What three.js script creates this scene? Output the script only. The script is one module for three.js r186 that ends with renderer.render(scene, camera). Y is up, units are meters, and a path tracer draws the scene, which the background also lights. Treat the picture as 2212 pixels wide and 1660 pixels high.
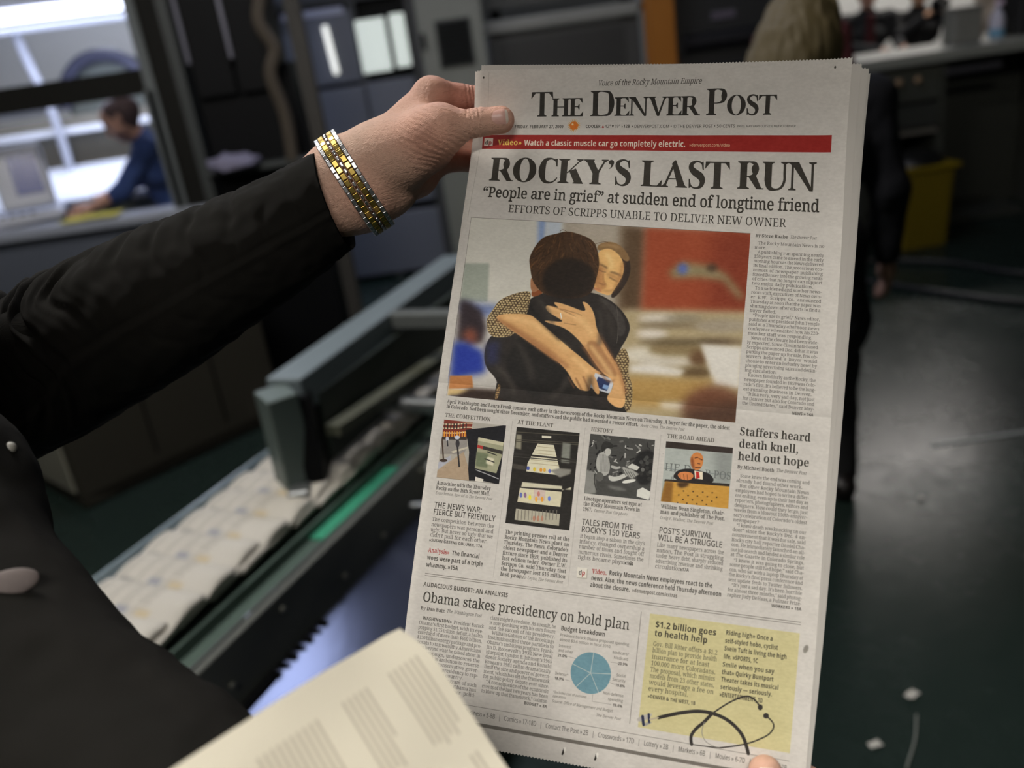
import * as THREE from 'three';
import { mergeGeometries } from 'three/addons/utils/BufferGeometryUtils.js';
import { RoundedBoxGeometry } from 'three/addons/geometries/RoundedBoxGeometry.js';
import { ImprovedNoise } from 'three/addons/math/ImprovedNoise.js';
import { RectAreaLightUniformsLib } from 'three/addons/lights/RectAreaLightUniformsLib.js';

// ------------------------------------------------------------------ camera, light, exposure
const scene = new THREE.Scene();
scene.background = new THREE.Color(0x000000);
const camera = new THREE.PerspectiveCamera(2 * Math.atan(830 / 1900) * 180 / Math.PI, 2212 / 1660, 0.05, 60);
camera.position.set(0, 1.6, 0);
camera.rotation.order = 'YXZ';
camera.rotation.set(-21.8 * Math.PI / 180, 0, -8.3 * Math.PI / 180);
camera.focus = 0.705;
camera.userData.fStop = 3.4;
const renderer = new THREE.WebGLRenderer();
renderer.toneMapping = THREE.LinearToneMapping;
renderer.toneMappingExposure = 1.0;
renderer.shadowMap.enabled = true;
RectAreaLightUniformsLib.init();
const LAMP = { near: 33, belt: 39, press: 7, hall: 4, room: 12, back: 32, colour: 0xfff9f2, cool: 0xdfe6ff };

// ------------------------------------------------------------------ small tools
const V3 = (x, y, z) => new THREE.Vector3(x, y, z);
camera.updateMatrixWorld(true);
const eye = camera.position.clone(), mx = camera.matrixWorld.elements;
const RT = V3(mx[0], mx[1], mx[2]), UPV = V3(mx[4], mx[5], mx[6]), FW = V3(-mx[8], -mx[9], -mx[10]);
const sight = (x, y) => RT.clone().multiplyScalar((x - 1106) / 1900).addScaledVector(UPV, -(y - 830) / 1900).add(FW);
const at = (x, y, d) => sight(x, y).multiplyScalar(d).add(eye);                       // a point at distance d
const onY = (x, y, h) => { const s = sight(x, y); return s.multiplyScalar((h - eye.y) / s.y).add(eye); };   // a point at height h
const onZ = (x, y, z) => { const s = sight(x, y); return s.multiplyScalar(z / s.z).add(eye); };             // a point at depth z in the room
let seed = 7;
const rnd = () => { seed = (seed * 1664525 + 1013904223) >>> 0; return seed / 4294967296; };
const rr = (a, b) => a + (b - a) * rnd();
const noise = new ImprovedNoise();
const N3 = (x, y, z = 0.37) => noise.noise(x, y, z);
const clamp = (x, a, b) => Math.min(b, Math.max(a, x));
const smooth = (a, b, x) => { const t = clamp((x - a) / (b - a), 0, 1); return t * t * (3 - 2 * t); };
const names = {};
const numbered = (n) => { const k = names[n] = (names[n] ?? -1) + 1; return k ? n + '_' + String(k).padStart(3, '0') : n; };
const srgb = (r, g, b) => new THREE.Color().setRGB(r / 255, g / 255, b / 255, THREE.SRGBColorSpace);

function tag(o, label, category, group, kind) {
  if (label) o.userData.label = label;
  if (category) o.userData.category = category;
  if (group) o.userData.group = group;
  if (kind) o.userData.kind = kind;
  return o;
}
function thing(name, label, category, p = V3(0, 0, 0), turn = 0, group) {
  const o = new THREE.Group(); o.name = numbered(name); o.position.copy(p); o.rotation.y = turn; scene.add(o);
  return tag(o, label, category, group);
}
function part(name, geometry, material, parent, label) {
  const m = new THREE.Mesh(Array.isArray(geometry) ? join(geometry) : geometry, material);
  m.name = parent === scene ? numbered(name) : name; m.castShadow = m.receiveShadow = true; parent.add(m);
  if (label) m.userData.label = label;
  return m;
}
function solid(name, geometry, material, label, category, group, p) {
  const m = part(name, geometry, material, scene); tag(m, label, category, group); if (p) m.position.copy(p); return m;
}
function structure(name, geometry, material, label, category) { const m = part(name, geometry, material, scene); return tag(m, label, category, null, 'structure'); }
function join(list) {
  const l = list.map((g) => { let h = g.index ? g.toNonIndexed() : g; for (const k of Object.keys(h.attributes)) if (!['position', 'normal', 'uv'].includes(k)) h.deleteAttribute(k); return h; });
  return l.length === 1 ? l[0] : mergeGeometries(l);
}
const box = (w, h, d, x = 0, y = 0, z = 0, r = 0) => (r ? new RoundedBoxGeometry(w, h, d, 2, r) : new THREE.BoxGeometry(w, h, d)).translate(x, y, z);
const cyl = (r, h, x = 0, y = 0, z = 0, n = 20, r2 = r) => new THREE.CylinderGeometry(r2, r, h, n).translate(x, y, z);
function bar(a, b, w, h, r = 0) {                                   // a box beam from a to b
  const d = b.clone().sub(a), L = d.length(); const g = r ? new RoundedBoxGeometry(w, h, L, 2, r) : new THREE.BoxGeometry(w, h, L);
  const q = new THREE.Matrix4().lookAt(V3(0, 0, 0), d, V3(0, 1, 0)); g.applyMatrix4(q); const c = a.clone().lerp(b, 0.5); return g.translate(c.x, c.y, c.z);
}
const tube = (pts, r, n = 40, k = 8) => new THREE.TubeGeometry(new THREE.CatmullRomCurve3(pts), n, r, k, false);
function canvasOf(w, h) { const c = document.createElement('canvas'); c.width = w; c.height = h; return c; }
function texture(c, colour = true) { const t = new THREE.CanvasTexture(c); if (colour) t.colorSpace = THREE.SRGBColorSpace; t.wrapS = t.wrapT = THREE.RepeatWrapping; t.anisotropy = 8; return t; }
function grain(w, h, f, base = 128, amp = 60) {                     // a data texture of layered noise
  const d = new Uint8Array(w * h * 4);
  for (let y = 0; y < h; y++) for (let x = 0; x < w; x++) {
    const v = clamp(base + amp * f(x / w, y / h), 0, 255), i = (y * w + x) * 4; d[i] = d[i + 1] = d[i + 2] = v; d[i + 3] = 255;
  }
  const t = new THREE.DataTexture(d, w, h); t.magFilter = THREE.LinearFilter; t.wrapS = t.wrapT = THREE.RepeatWrapping; t.needsUpdate = true; return t;
}
const mat = (c, roughness = 0.7, o = {}) => new THREE.MeshStandardMaterial({ color: c, roughness, ...o });

// surface nets: a mesh of the zero set of a distance field
function skin(sdf, lo, hi, cell, paint) {
  const nx = Math.ceil((hi.x - lo.x) / cell) + 1, ny = Math.ceil((hi.y - lo.y) / cell) + 1, nz = Math.ceil((hi.z - lo.z) / cell) + 1;
  const f = new Float32Array(nx * ny * nz), id = (i, j, k) => i + nx * (j + ny * k);
  for (let k = 0; k < nz; k++) for (let j = 0; j < ny; j++) for (let i = 0; i < nx; i++) f[id(i, j, k)] = sdf(lo.x + i * cell, lo.y + j * cell, lo.z + k * cell);
  const vid = new Int32Array(nx * ny * nz).fill(-1), P = [], N = [], C = [], I = [];
  const E = [[0, 1], [2, 3], [4, 5], [6, 7], [0, 2], [1, 3], [4, 6], [5, 7], [0, 4], [1, 5], [2, 6], [3, 7]];
  for (let k = 0; k < nz - 1; k++) for (let j = 0; j < ny - 1; j++) for (let i = 0; i < nx - 1; i++) {
    let m = 0; const v = [];
    for (let c = 0; c < 8; c++) { const q = f[id(i + (c & 1), j + (c >> 1 & 1), k + (c >> 2))]; v.push(q); if (q < 0) m |= 1 << c; }
    if (m === 0 || m === 255) continue;
    let x = 0, y = 0, z = 0, n = 0;
    for (const [a, b] of E) if ((v[a] < 0) !== (v[b] < 0)) {
      const t = v[a] / (v[a] - v[b]); n++;
      x += (a & 1) + t * ((b & 1) - (a & 1)); y += (a >> 1 & 1) + t * ((b >> 1 & 1) - (a >> 1 & 1)); z += (a >> 2) + t * ((b >> 2) - (a >> 2));
    }
    vid[id(i, j, k)] = P.length / 3;
    const px = lo.x + (i + x / n) * cell, py = lo.y + (j + y / n) * cell, pz = lo.z + (k + z / n) * cell; P.push(px, py, pz);
    const e = cell * 0.5, g = V3(sdf(px + e, py, pz) - sdf(px - e, py, pz), sdf(px, py + e, pz) - sdf(px, py - e, pz), sdf(px, py, pz + e) - sdf(px, py, pz - e)).normalize();
    N.push(g.x, g.y, g.z); if (paint) C.push(...paint(px, py, pz, g));
  }
  for (let k = 1; k < nz - 1; k++) for (let j = 1; j < ny - 1; j++) for (let i = 1; i < nx - 1; i++) {
    const a = f[id(i, j, k)] < 0;
    for (let ax = 0; ax < 3; ax++) {
      const b = f[id(i + (ax === 0), j + (ax === 1), k + (ax === 2))] < 0; if (a === b) continue;
      const q = ax === 0 ? [id(i, j - 1, k - 1), id(i, j, k - 1), id(i, j, k), id(i, j - 1, k)] : ax === 1 ? [id(i - 1, j, k - 1), id(i - 1, j, k), id(i, j, k), id(i, j, k - 1)] : [id(i - 1, j - 1, k), id(i, j - 1, k), id(i, j, k), id(i - 1, j, k)];
      const w = q.map((c) => vid[c]); if (w.some((c) => c < 0)) continue;
      if (a) I.push(w[0], w[1], w[2], w[0], w[2], w[3]); else I.push(w[0], w[2], w[1], w[0], w[3], w[2]);
    }
  }
  const g = new THREE.BufferGeometry(); g.setAttribute('position', new THREE.Float32BufferAttribute(P, 3)); g.setAttribute('normal', new THREE.Float32BufferAttribute(N, 3));
  const uv = []; for (let i = 0; i < P.length; i += 3) uv.push((P[i] + P[i + 2]) * 1, P[i + 1]); g.setAttribute('uv', new THREE.Float32BufferAttribute(uv, 2));
  if (paint) g.setAttribute('color', new THREE.Float32BufferAttribute(C, 3));
  g.setIndex(I); return g;
}
// distance to a chain of tapered bones joined by a smooth minimum
const bone = (a, b, ra, rb = ra) => { const d = b.clone().sub(a); return { a, b, ra, rb, d, l2: Math.max(d.lengthSq(), 1e-9) }; };
function boneAt(o, x, y, z) {
  const px = x - o.a.x, py = y - o.a.y, pz = z - o.a.z, t = clamp((px * o.d.x + py * o.d.y + pz * o.d.z) / o.l2, 0, 1);
  return Math.hypot(px - o.d.x * t, py - o.d.y * t, pz - o.d.z * t) - (o.ra + (o.rb - o.ra) * t);
}
const smin = (a, b, k) => { const h = Math.max(k - Math.abs(a - b), 0) / k; return Math.min(a, b) - h * h * k * 0.25; };
const field = (bones, k) => (x, y, z) => { let d = 9; for (const o of bones) { const e = boneAt(o, x, y, z); if (e < d + k) d = smin(d, e, o.k ?? k); } return d; };
function bounds(bones, pad) {
  const b = new THREE.Box3(); for (const o of bones) for (const [p, r] of [[o.a, o.ra], [o.b, o.rb]]) { b.expandByPoint(p.clone().addScalar(r)); b.expandByPoint(p.clone().addScalar(-r)); }
  b.expandByScalar(pad); return b;
}
// flat print of the six small pictures on the page: [kind, ink red, green, blue, softness or line width in mm, points in tenths of a millimetre]
const PRINT = {
 main: { rect: [7.9, 133.2, 232.2, 284], ink: [
  ["b",217,215,203,0,-160,1292,1344,1258,1428,2109,-24,2225],
  ["b",144,168,210,0.9,636,1273,708,1268,709,1548,661,1551],
  ["b",205,215,224,0.9,708,1268,834,1261,854,1664,730,1672],
  ["b",181,171,154,0.9,846,1261,1355,1257,1439,2108,924,2149],
  ["b",165,173,159,0.5,74,1737,283,1722,314,2048,90,2068],
  ["b",92,70,46,2.2,1319,1309,1524,1322,1569,2050,1354,2067],
  ["b",161,73,40,1.6,1501,1323,2373,1308,2419,1982,1536,2052],
  ["b",137,56,30,4,2038,1316,2373,1308,2419,1982,2037,2012],
  ["b",149,137,100,1.6,1716,1689,1822,1602,2038,1618,2165,1681,2311,1849,2286,1886,2136,1731,1956,1720,1755,1740],
  ["b",88,107,183,1.2,1867,1654,1862,1683,1843,1701,1818,1703,1797,1687,1786,1660,1792,1631,1811,1612,1836,1610,1857,1626],
  ["b",73,55,39,1.2,2090,1632,2084,1652,2065,1666,2040,1668,2019,1657,2010,1638,2016,1617,2035,1604,2060,1602,2081,1613],
  ["b",183,166,127,1.6,1385,2028,2374,1962,2431,2850,1459,2945],
  ["b",227,220,205,1.4,1808,2066,1790,2088,1739,2107,1667,2118,1593,2119,1539,2108,1517,2090,1534,2068,1586,2049,1659,2038,1732,2037,1787,2048],
  ["b",232,224,210,1.4,1764,2195,1750,2219,1707,2240,1646,2252,1584,2250,1538,2237,1519,2215,1533,2190,1576,2169,1637,2158,1699,2159,1746,2172],
  ["b",117,102,78,1.4,2023,2102,1990,2116,1898,2131,1771,2144,1642,2152,1547,2152,1511,2144,1545,2131,1638,2115,1766,2102,1894,2094,1988,2095],
  ["b",229,222,203,1.4,1759,2366,1740,2402,1682,2433,1599,2449,1515,2447,1451,2427,1424,2394,1443,2357,1502,2326,1585,2310,1669,2312,1733,2333],
  ["b",146,127,88,1.4,2040,2295,2015,2332,1941,2364,1838,2382,1732,2382,1653,2363,1621,2330,1646,2293,1720,2261,1825,2243,1930,2243,2009,2262],
  ["b",171,159,137,1.4,2383,2079,2356,2110,2279,2138,2171,2155,2061,2156,1978,2141,1946,2115,1973,2083,2052,2055,2161,2038,2271,2037,2352,2052],
  ["b",85,71,49,1.4,2252,2218,2205,2232,2074,2250,1894,2267,1711,2280,1576,2285,1525,2279,1574,2266,1708,2248,1890,2230,2072,2217,2204,2213],
  ["b",217,210,193,1.4,2038,2394,2007,2416,1921,2438,1800,2454,1679,2459,1588,2453,1553,2436,1584,2413,1672,2391,1793,2375,1914,2370,2004,2377],
  ["b",110,81,51,1.4,2089,2360,2082,2396,2057,2423,2019,2436,1980,2430,1950,2407,1937,2374,1944,2338,1970,2310,2007,2298,2046,2304,2076,2327],
  ["b",81,63,46,1.4,2350,2210,2327,2220,2264,2231,2178,2241,2091,2246,2026,2246,2002,2239,2025,2229,2088,2218,2175,2208,2262,2203,2326,2204],
  ["b",102,81,51,1.4,2132,2472,2116,2497,2070,2517,2006,2529,1940,2529,1891,2517,1871,2495,1886,2471,1933,2450,1998,2438,2063,2438,2113,2451],
  ["b",146,137,117,1.4,2018,2050,1999,2064,1943,2078,1866,2088,1788,2091,1730,2086,1708,2074,1727,2060,1784,2046,1861,2036,1939,2033,1996,2038],
  ["b",234,229,217,0.9,1495,2470,1688,2442,1924,2473,1875,2535,1506,2528],
  ["b",232,228,217,0.9,2014,2256,2331,2252,2335,2580,2145,2568],
  ["b",185,149,85,1.8,1476,2559,2137,2529,2047,2754,1500,2794],
  ["b",227,220,203,1.2,1750,2739,2044,2718,2006,2780,1765,2780],
  ["b",120,76,51,2,2384,2722,2367,2796,2308,2859,2219,2900,2117,2910,2022,2887,1952,2835,1923,2765,1940,2690,1999,2625,2089,2584,2192,2574,2287,2598,2356,2651],
  ["b",78,54,39,3,1931,2798,2364,2667,2378,2855,1940,2898],
  ["b",120,137,185,1.6,93,2061,631,2075,639,2135,262,2178,99,2141],
  ["b",49,39,44,1.4,84,2043,172,2061,279,2127,335,2269,316,2392,112,2397],
  ["b",137,76,56,1.6,273,2341,267,2385,240,2413,202,2416,167,2393,149,2351,154,2308,182,2279,220,2276,255,2300],
  ["b",32,56,159,1.6,82,2400,184,2391,338,2463,379,2627,98,2712],
  ["p",201,134,78,0.5,93,2679,273,2663,294,2760,96,2786],
  ["p",222,193,134,0.4,96,2786,316,2775,305,2806,97,2837],
  ["b",51,37,29,1,273,2762,532,2756,544,2848,142,2856],
  ["p",41,37,33,0,478,2702,1481,2646,1528,2938,463,2949],
  ["b",49,34,27,0.8,115,2835,540,2820,554,2929,105,2936],
  ["f",44,39,35,0,645,2000,761,1924,1138,1890,1339,1978,1470,2129,1463,2243,1389,2385,1460,2567,1516,2838,480,2857,500,2688,347,2570,348,2359,433,2286,565,2117],
  ["b",44,46,76,1.4,340,2390,455,2357,469,2548,377,2568],
  ["f",68,63,59,0.5,1164,1912,1330,1996,1428,2109,1440,2227,1375,2256,1371,2113],
  ["f",29,26,23,1.5,667,2170,976,2385,1138,2584,1134,2747,651,2768,504,2545],
  ["s",88,83,76,0.5,1340,1984,1385,2136,1380,2303],
  ["x",210,188,137,0,321,2185,362,2121,408,2019,544,1953,654,1926,657,2000,651,2116,583,2249,546,2325,363,2342],
  ["x",195,173,124,0,1362,2470,1432,2309,1494,2412,1486,2529,1543,2640,1544,2829,1490,2831,1455,2579],
  ["x",183,149,100,0,475,2837,488,2701,514,2722,504,2829],
  ["f",146,81,41,0,655,1932,705,1907,768,1936,668,1989],
  ["f",173,120,83,0,632,1798,687,1862,721,1921,653,1951],
  ["f",229,178,117,0,378,2146,660,2116,738,2164,996,2359,1134,2449,1222,2518,1300,2555,1240,2575,1294,2698,1278,2732,1217,2658,1215,2701,1164,2705,1101,2681,992,2514,691,2349,448,2218],
  ["f",183,129,81,0.9,418,2177,688,2325,965,2487,945,2506,666,2339],
  ["g",134,85,51,1.1,1032,2605,1093,2687],
  ["g",134,85,51,1.1,1095,2611,1151,2699],
  ["g",134,85,51,1.1,1151,2594,1207,2688],
  ["p",215,220,227,0,1240,2554,1396,2593,1375,2711,1212,2673],
  ["p",37,51,93,0,1266,2584,1364,2608,1345,2689,1245,2663],
  ["p",137,171,215,0,1315,2638,1357,2646,1349,2679,1307,2669],
  ["f",224,173,115,0,1203,2554,1254,2597,1294,2698,1280,2729,1247,2691,1199,2613],
  ["f",234,183,122,0,1071,1982,1125,1998,1183,2080,1208,2199,1293,2335,1398,2467,1473,2612,1503,2805,1424,2814,1338,2747,1382,2684,1393,2602,1283,2550,1121,2337,1018,2250,942,2206,798,2179,792,2162,950,2169,906,2139,802,2092,781,2039,840,2042,903,2056,852,2024,850,2003,955,2023,1120,2076,1082,2006],
  ["f",183,132,85,1,1119,2325,1218,2281,1326,2426,1417,2536,1395,2590,1268,2525],
  ["g",146,98,61,0.5,840,2042,999,2095,1037,2116],
  ["g",146,98,61,0.5,903,2059,1032,2080,1081,2100],
  ["g",159,110,68,0.5,950,2174,1044,2182],
  ["s",250,244,232,0.9,913,2096,925,2137],
  ["g",161,107,66,3.2,420,2189,585,2261,762,2355,952,2476,1016,2524],
  ["g",161,107,66,1.5,1288,2549,1350,2646,1392,2596],
  ["g",161,107,66,2.2,1122,2349,1190,2438,1282,2545],
  ["g",161,107,66,2.2,1237,2244,1333,2390,1439,2534,1490,2692],
  ["g",255,215,151,3.4,476,2161,667,2170,821,2266,1000,2389],
  ["g",255,215,151,3.4,1037,2116,1134,2157,1180,2249],
  ["g",255,215,151,2.6,1179,2344,1283,2453,1376,2574],
  ["g",255,215,151,2.6,1053,2450,1140,2501,1181,2556],
  ["g",255,215,151,1.2,806,2052,940,2087,1038,2128],
  ["g",71,65,59,3,716,1995,822,2085,857,2179],
  ["g",71,65,59,4,1216,1957,1312,2094,1341,2259],
  ["g",71,65,59,4,599,2369,708,2479,752,2642],
  ["g",71,65,59,3.5,1027,2617,1016,2712,930,2766],
  ["g",71,65,59,3,461,2572,590,2656,628,2771],
  ["g",71,65,59,3,1215,2054,1265,2194,1245,2315],
  ["g",24,22,20,2.5,652,2049,736,2152,931,2305],
  ["g",24,22,20,3.5,1209,2601,1202,2741,1277,2815],
  ["g",24,22,20,5,521,2495,683,2648,817,2788],
  ["f",242,193,122,0,1139,1569,1226,1509,1327,1554,1373,1628,1374,1750,1341,1838,1293,1927,1198,1903,1146,1874,1159,1802,1167,1728],
  ["f",207,151,93,0.8,1150,1680,1211,1700,1223,1810,1261,1844,1219,1884,1153,1864],
  ["f",54,41,32,0.3,1320,1570,1383,1565,1425,1661,1418,1771,1361,1887,1311,1945,1286,1920,1341,1816,1377,1716,1359,1628],
  ["f",142,110,71,0.3,1138,1507,1222,1465,1320,1489,1393,1565,1412,1625,1366,1628,1301,1554,1228,1521,1149,1559],
  ["g",81,56,37,1.32,1163,1664,1196,1667,1236,1694],
  ["g",81,56,37,1.32,1272,1726,1319,1730,1356,1754],
  ["g",102,71,46,0.77,1173,1713,1202,1728,1230,1729],
  ["g",102,71,46,0.8800000000000001,1265,1768,1297,1790,1330,1797],
  ["g",146,98,61,0.9900000000000001,1187,1822,1214,1838,1241,1828],
  ["g",183,132,81,0.8800000000000001,1215,1737,1212,1799,1236,1824],
  ["g",173,88,68,1.54,1153,1871,1179,1874,1208,1887],
  ["g",183,127,76,2.4,1319,1840,1361,1751,1356,1641],
  ["g",255,224,156,3,1221,1576,1280,1634,1269,1696],
  ["g",255,205,137,2,1270,1819,1308,1852,1277,1885],
  ["g",171,117,71,3,1156,1643,1180,1740,1166,1826],
  ["g",195,142,88,2,1231,1883,1279,1897,1310,1865],
  ["g",183,129,81,2.4,1251,1747,1287,1756,1323,1772],
  ["g",183,129,81,2,1181,1690,1211,1703,1230,1714],
  ["g",193,156,105,2.4,1168,1512,1236,1489,1309,1515],
  ["h",73,50,29,0,621,1730,602,1656,638,1553,697,1463,804,1431,884,1401,1006,1426,1108,1472,1151,1556,1176,1678,1157,1827,1133,1924,1008,1973,783,1961,713,1915,651,1840],
  ["f",37,27,18,1.6,752,1708,907,1610,1139,1681,1146,1852,1108,1929,950,1977,794,1958,721,1847],
  ["s",85,61,39,0.3,826,1414,846,1375,885,1411],
  ["s",85,61,39,0.3,983,1436,1053,1425,1132,1508],
  ["s",85,61,39,0.3,1131,1495,1187,1467,1223,1477]] },
 street: { rect: [9.6, 303.2, 59.4, 348.8], ink: [
  ["b",183,178,166,0,25,3034,609,3015,632,3506,73,3512],
  ["p",132,56,41,0,83,3031,327,3031,324,3080,309,3165,104,3181],
  ["s",232,220,183,0.9,96,3068,201,3063,269,3042,323,3040],
  ["s",232,220,183,0.9,101,3100,205,3095,273,3074,327,3072],
  ["s",232,220,183,0.9,106,3137,210,3132,278,3111,332,3109],
  ["s",54,44,39,0.9,106,3066,109,3101],
  ["s",54,44,39,0.9,130,3064,133,3099],
  ["s",54,44,39,0.9,155,3061,157,3096],
  ["s",54,44,39,0.9,179,3059,182,3094],
  ["s",54,44,39,0.9,203,3056,206,3092],
  ["s",54,44,39,0.9,228,3054,231,3089],
  ["s",54,44,39,0.9,252,3052,255,3087],
  ["s",54,44,39,0.9,277,3049,279,3084],
  ["s",244,171,61,0.9,110,3129,114,3173],
  ["s",244,171,61,0.9,130,3127,134,3171],
  ["s",244,171,61,0.9,151,3125,155,3169],
  ["s",244,171,61,0.9,172,3123,176,3167],
  ["s",244,171,61,0.9,192,3121,196,3165],
  ["s",244,171,61,0.9,213,3119,217,3163],
  ["s",244,171,61,0.9,233,3117,237,3161],
  ["s",244,171,61,0.9,254,3115,258,3159],
  ["s",244,171,61,0.9,275,3113,279,3157],
  ["p",63,54,49,0,96,3170,297,3149,297,3175,94,3192],
  ["p",156,151,144,0,86,3197,301,3175,308,3230,287,3287,101,3306],
  ["p",210,203,183,0,182,3278,312,3225,317,3238,203,3288],
  ["p",181,183,193,0,93,3372,186,3307,191,3343,99,3426],
  ["p",183,161,134,0,95,3436,285,3269,339,3392,371,3498,98,3491],
  ["p",24,24,29,0,279,3096,464,3057,596,3027,601,3491,471,3478,356,3486,338,3401,328,3265],
  ["p",168,168,137,0,387,3144,592,3164,591,3265,563,3408,389,3387],
  ["p",207,203,171,0,387,3144,592,3164,589,3192,385,3171],
  ["p",183,54,49,0,389,3203,433,3208,432,3234,388,3227],
  ["p",59,56,51,0,433,3208,590,3230,590,3258,432,3234],
  ["b",117,127,98,0.5,387,3258,482,3267,486,3376,392,3368],
  ["b",227,222,195,0.4,475,3286,532,3298,530,3353,472,3341],
  ["s",49,49,44,0.8,470,3250,547,3269],
  ["s",49,49,44,0.8,459,3306,535,3325],
  ["s",183,183,183,0.7,401,3399,492,3421,583,3448],
  ["p",232,227,215,0,403,3451,469,3464,464,3492,405,3485],
  ["s",73,54,41,1.1,97,3177,116,3268,135,3358],
  ["f",66,51,41,0,166,3349,161,3358,145,3364,126,3366,109,3363,102,3356,107,3348,122,3342,142,3340,158,3343],
  ["s",49,46,46,1.3,219,3183,243,3292,265,3386],
  ["f",207,212,227,0,240,3161,237,3171,227,3178,213,3179,201,3174,195,3165,198,3155,209,3148,223,3147,235,3151],
  ["f",59,56,59,0,245,3208,244,3228,237,3241,227,3242,217,3231,211,3212,212,3192,219,3179,229,3178,239,3189],
  ["f",207,210,224,0,154,3180,153,3193,147,3201,139,3201,132,3195,127,3183,128,3171,134,3163,142,3162,150,3169],
  ["s",49,49,54,1,143,3196,152,3236]] },
 press: { rect: [67.9, 303.3, 117.2, 377.6], ink: [
  ["b",37,34,30,0,572,3019,1194,2994,1227,3811,671,3824],
  ["b",146,142,122,0.5,683,3091,725,3091,734,3205,687,3200],
  ["p",232,227,205,0,883,3082,956,3078,958,3096,885,3100],
  ["s",85,81,68,0.6,681,3073,919,3064,1164,3052],
  ["s",85,81,68,0.6,688,3132,926,3122,1170,3110],
  ["s",85,81,68,0.6,689,3145,928,3136,1172,3124],
  ["b",134,137,127,0.6,1049,3118,1112,3121,1120,3273,1052,3271],
  ["p",227,222,195,0,857,3146,983,3145,1046,3317,1047,3371,794,3369,796,3307],
  ["s",183,171,134,0.4,858,3169,991,3169],
  ["s",183,171,134,0.4,848,3196,1001,3195],
  ["s",183,171,134,0.4,839,3222,1011,3222],
  ["s",183,171,134,0.4,829,3249,1021,3248],
  ["s",183,171,134,0.4,819,3275,1031,3274],
  ["s",183,171,134,0.4,809,3301,1041,3300],
  ["s",49,46,41,1.4,683,3242,894,3243,1166,3243],
  ["s",63,61,54,0.7,685,3264,896,3261,1168,3259],
  ["f",85,98,171,0,818,3341,815,3353,807,3359,797,3355,792,3344,795,3332,803,3326,813,3330],
  ["f",232,207,73,0,868,3345,866,3357,858,3362,848,3359,843,3348,845,3336,854,3330,863,3334],
  ["f",232,159,61,0,918,3344,916,3356,908,3362,898,3358,893,3347,896,3335,904,3329,913,3333],
  ["f",232,183,73,0,945,3341,943,3353,935,3359,925,3355,920,3344,923,3332,931,3327,940,3330],
  ["f",98,110,195,0,987,3346,984,3358,976,3363,967,3359,962,3349,964,3337,972,3331,982,3335],
  ["b",73,68,61,0.4,683,3319,785,3327,789,3362,687,3355],
  ["p",146,144,134,0.5,978,3342,1048,3317,1138,3316,1133,3353,1056,3388],
  ["p",215,210,183,0.3,772,3451,1081,3450,1084,3485,1152,3449,1151,3472,768,3491],
  ["p",224,217,185,0,759,3499,1084,3494,1085,3608,752,3607],
  ["p",215,195,183,0,869,3498,959,3497,963,3577,873,3578],
  ["f",110,122,195,0,785,3552,783,3567,776,3574,767,3569,762,3554,763,3539,771,3532,780,3537],
  ["f",146,110,146,0,818,3548,817,3564,809,3571,800,3565,795,3551,796,3535,804,3528,813,3534],
  ["f",244,232,73,0,856,3562,855,3577,847,3584,838,3579,833,3564,835,3549,842,3542,851,3547],
  ["f",244,183,73,0,907,3570,905,3585,898,3592,889,3587,884,3572,885,3557,893,3550,902,3555],
  ["f",244,171,61,0,952,3565,950,3580,943,3587,934,3582,928,3567,930,3552,938,3545,947,3550],
  ["f",207,134,122,0,920,3528,919,3543,911,3550,902,3545,897,3531,899,3515,906,3508,915,3513],
  ["f",110,134,220,0,1005,3554,1003,3570,996,3577,987,3571,982,3557,983,3542,991,3534,1000,3540],
  ["p",181,176,156,0,748,3659,1088,3662,1090,3750,747,3744],
  ["s",117,112,102,0.5,766,3670,771,3741],
  ["s",117,112,102,0.5,793,3667,798,3738],
  ["s",117,112,102,0.5,820,3664,825,3735],
  ["s",117,112,102,0.5,847,3661,852,3732],
  ["s",117,112,102,0.5,874,3658,878,3729],
  ["s",117,112,102,0.5,901,3655,905,3725],
  ["s",117,112,102,0.5,927,3652,932,3722],
  ["s",117,112,102,0.5,954,3649,959,3719],
  ["s",117,112,102,0.5,981,3646,985,3716],
  ["s",117,112,102,0.5,1008,3643,1012,3713],
  ["s",117,112,102,0.5,1034,3640,1038,3710],
  ["s",117,112,102,0.5,1061,3637,1065,3707],
  ["f",183,134,110,0,905,3717,904,3733,897,3741,889,3735,884,3719,885,3703,892,3695,900,3701],
  ["f",183,134,110,0,936,3713,935,3730,928,3737,920,3731,915,3716,916,3699,923,3692,931,3697],
  ["f",183,134,110,0,967,3710,966,3726,959,3733,951,3728,946,3712,947,3696,954,3688,962,3694]] },
 linotype: { rect: [125.4, 303, 174.5, 348.6], ink: [
  ["b",73,73,70,0,1194,3016,1766,2996,1776,3501,1228,3508],
  ["s",110,110,105,0.521798894120381,1370,3053,1396,3058],
  ["s",201,201,193,0.8962694004502214,1529,3095,1529,3108],
  ["s",37,37,34,1.4118120536562615,1656,3246,1639,3252],
  ["s",29,29,28,1.454053818472357,1668,3237,1679,3248],
  ["s",37,37,34,1.2388716021681208,1743,3243,1740,3257],
  ["s",110,110,105,1.3996711757185503,1504,3063,1486,3069],
  ["s",24,24,23,1.4705489638666691,1734,3242,1730,3280],
  ["s",110,110,105,0.9965096330452909,1679,3146,1696,3163],
  ["s",201,201,193,1.1889858200938939,1374,3101,1386,3102],
  ["s",110,110,105,1.2411566921705814,1405,3183,1436,3194],
  ["s",183,183,176,0.8914138300680873,1313,3309,1335,3329],
  ["s",146,146,140,1.4233689730448371,1625,3095,1636,3108],
  ["s",146,146,140,0.8641736949089082,1605,3083,1629,3101],
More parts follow.
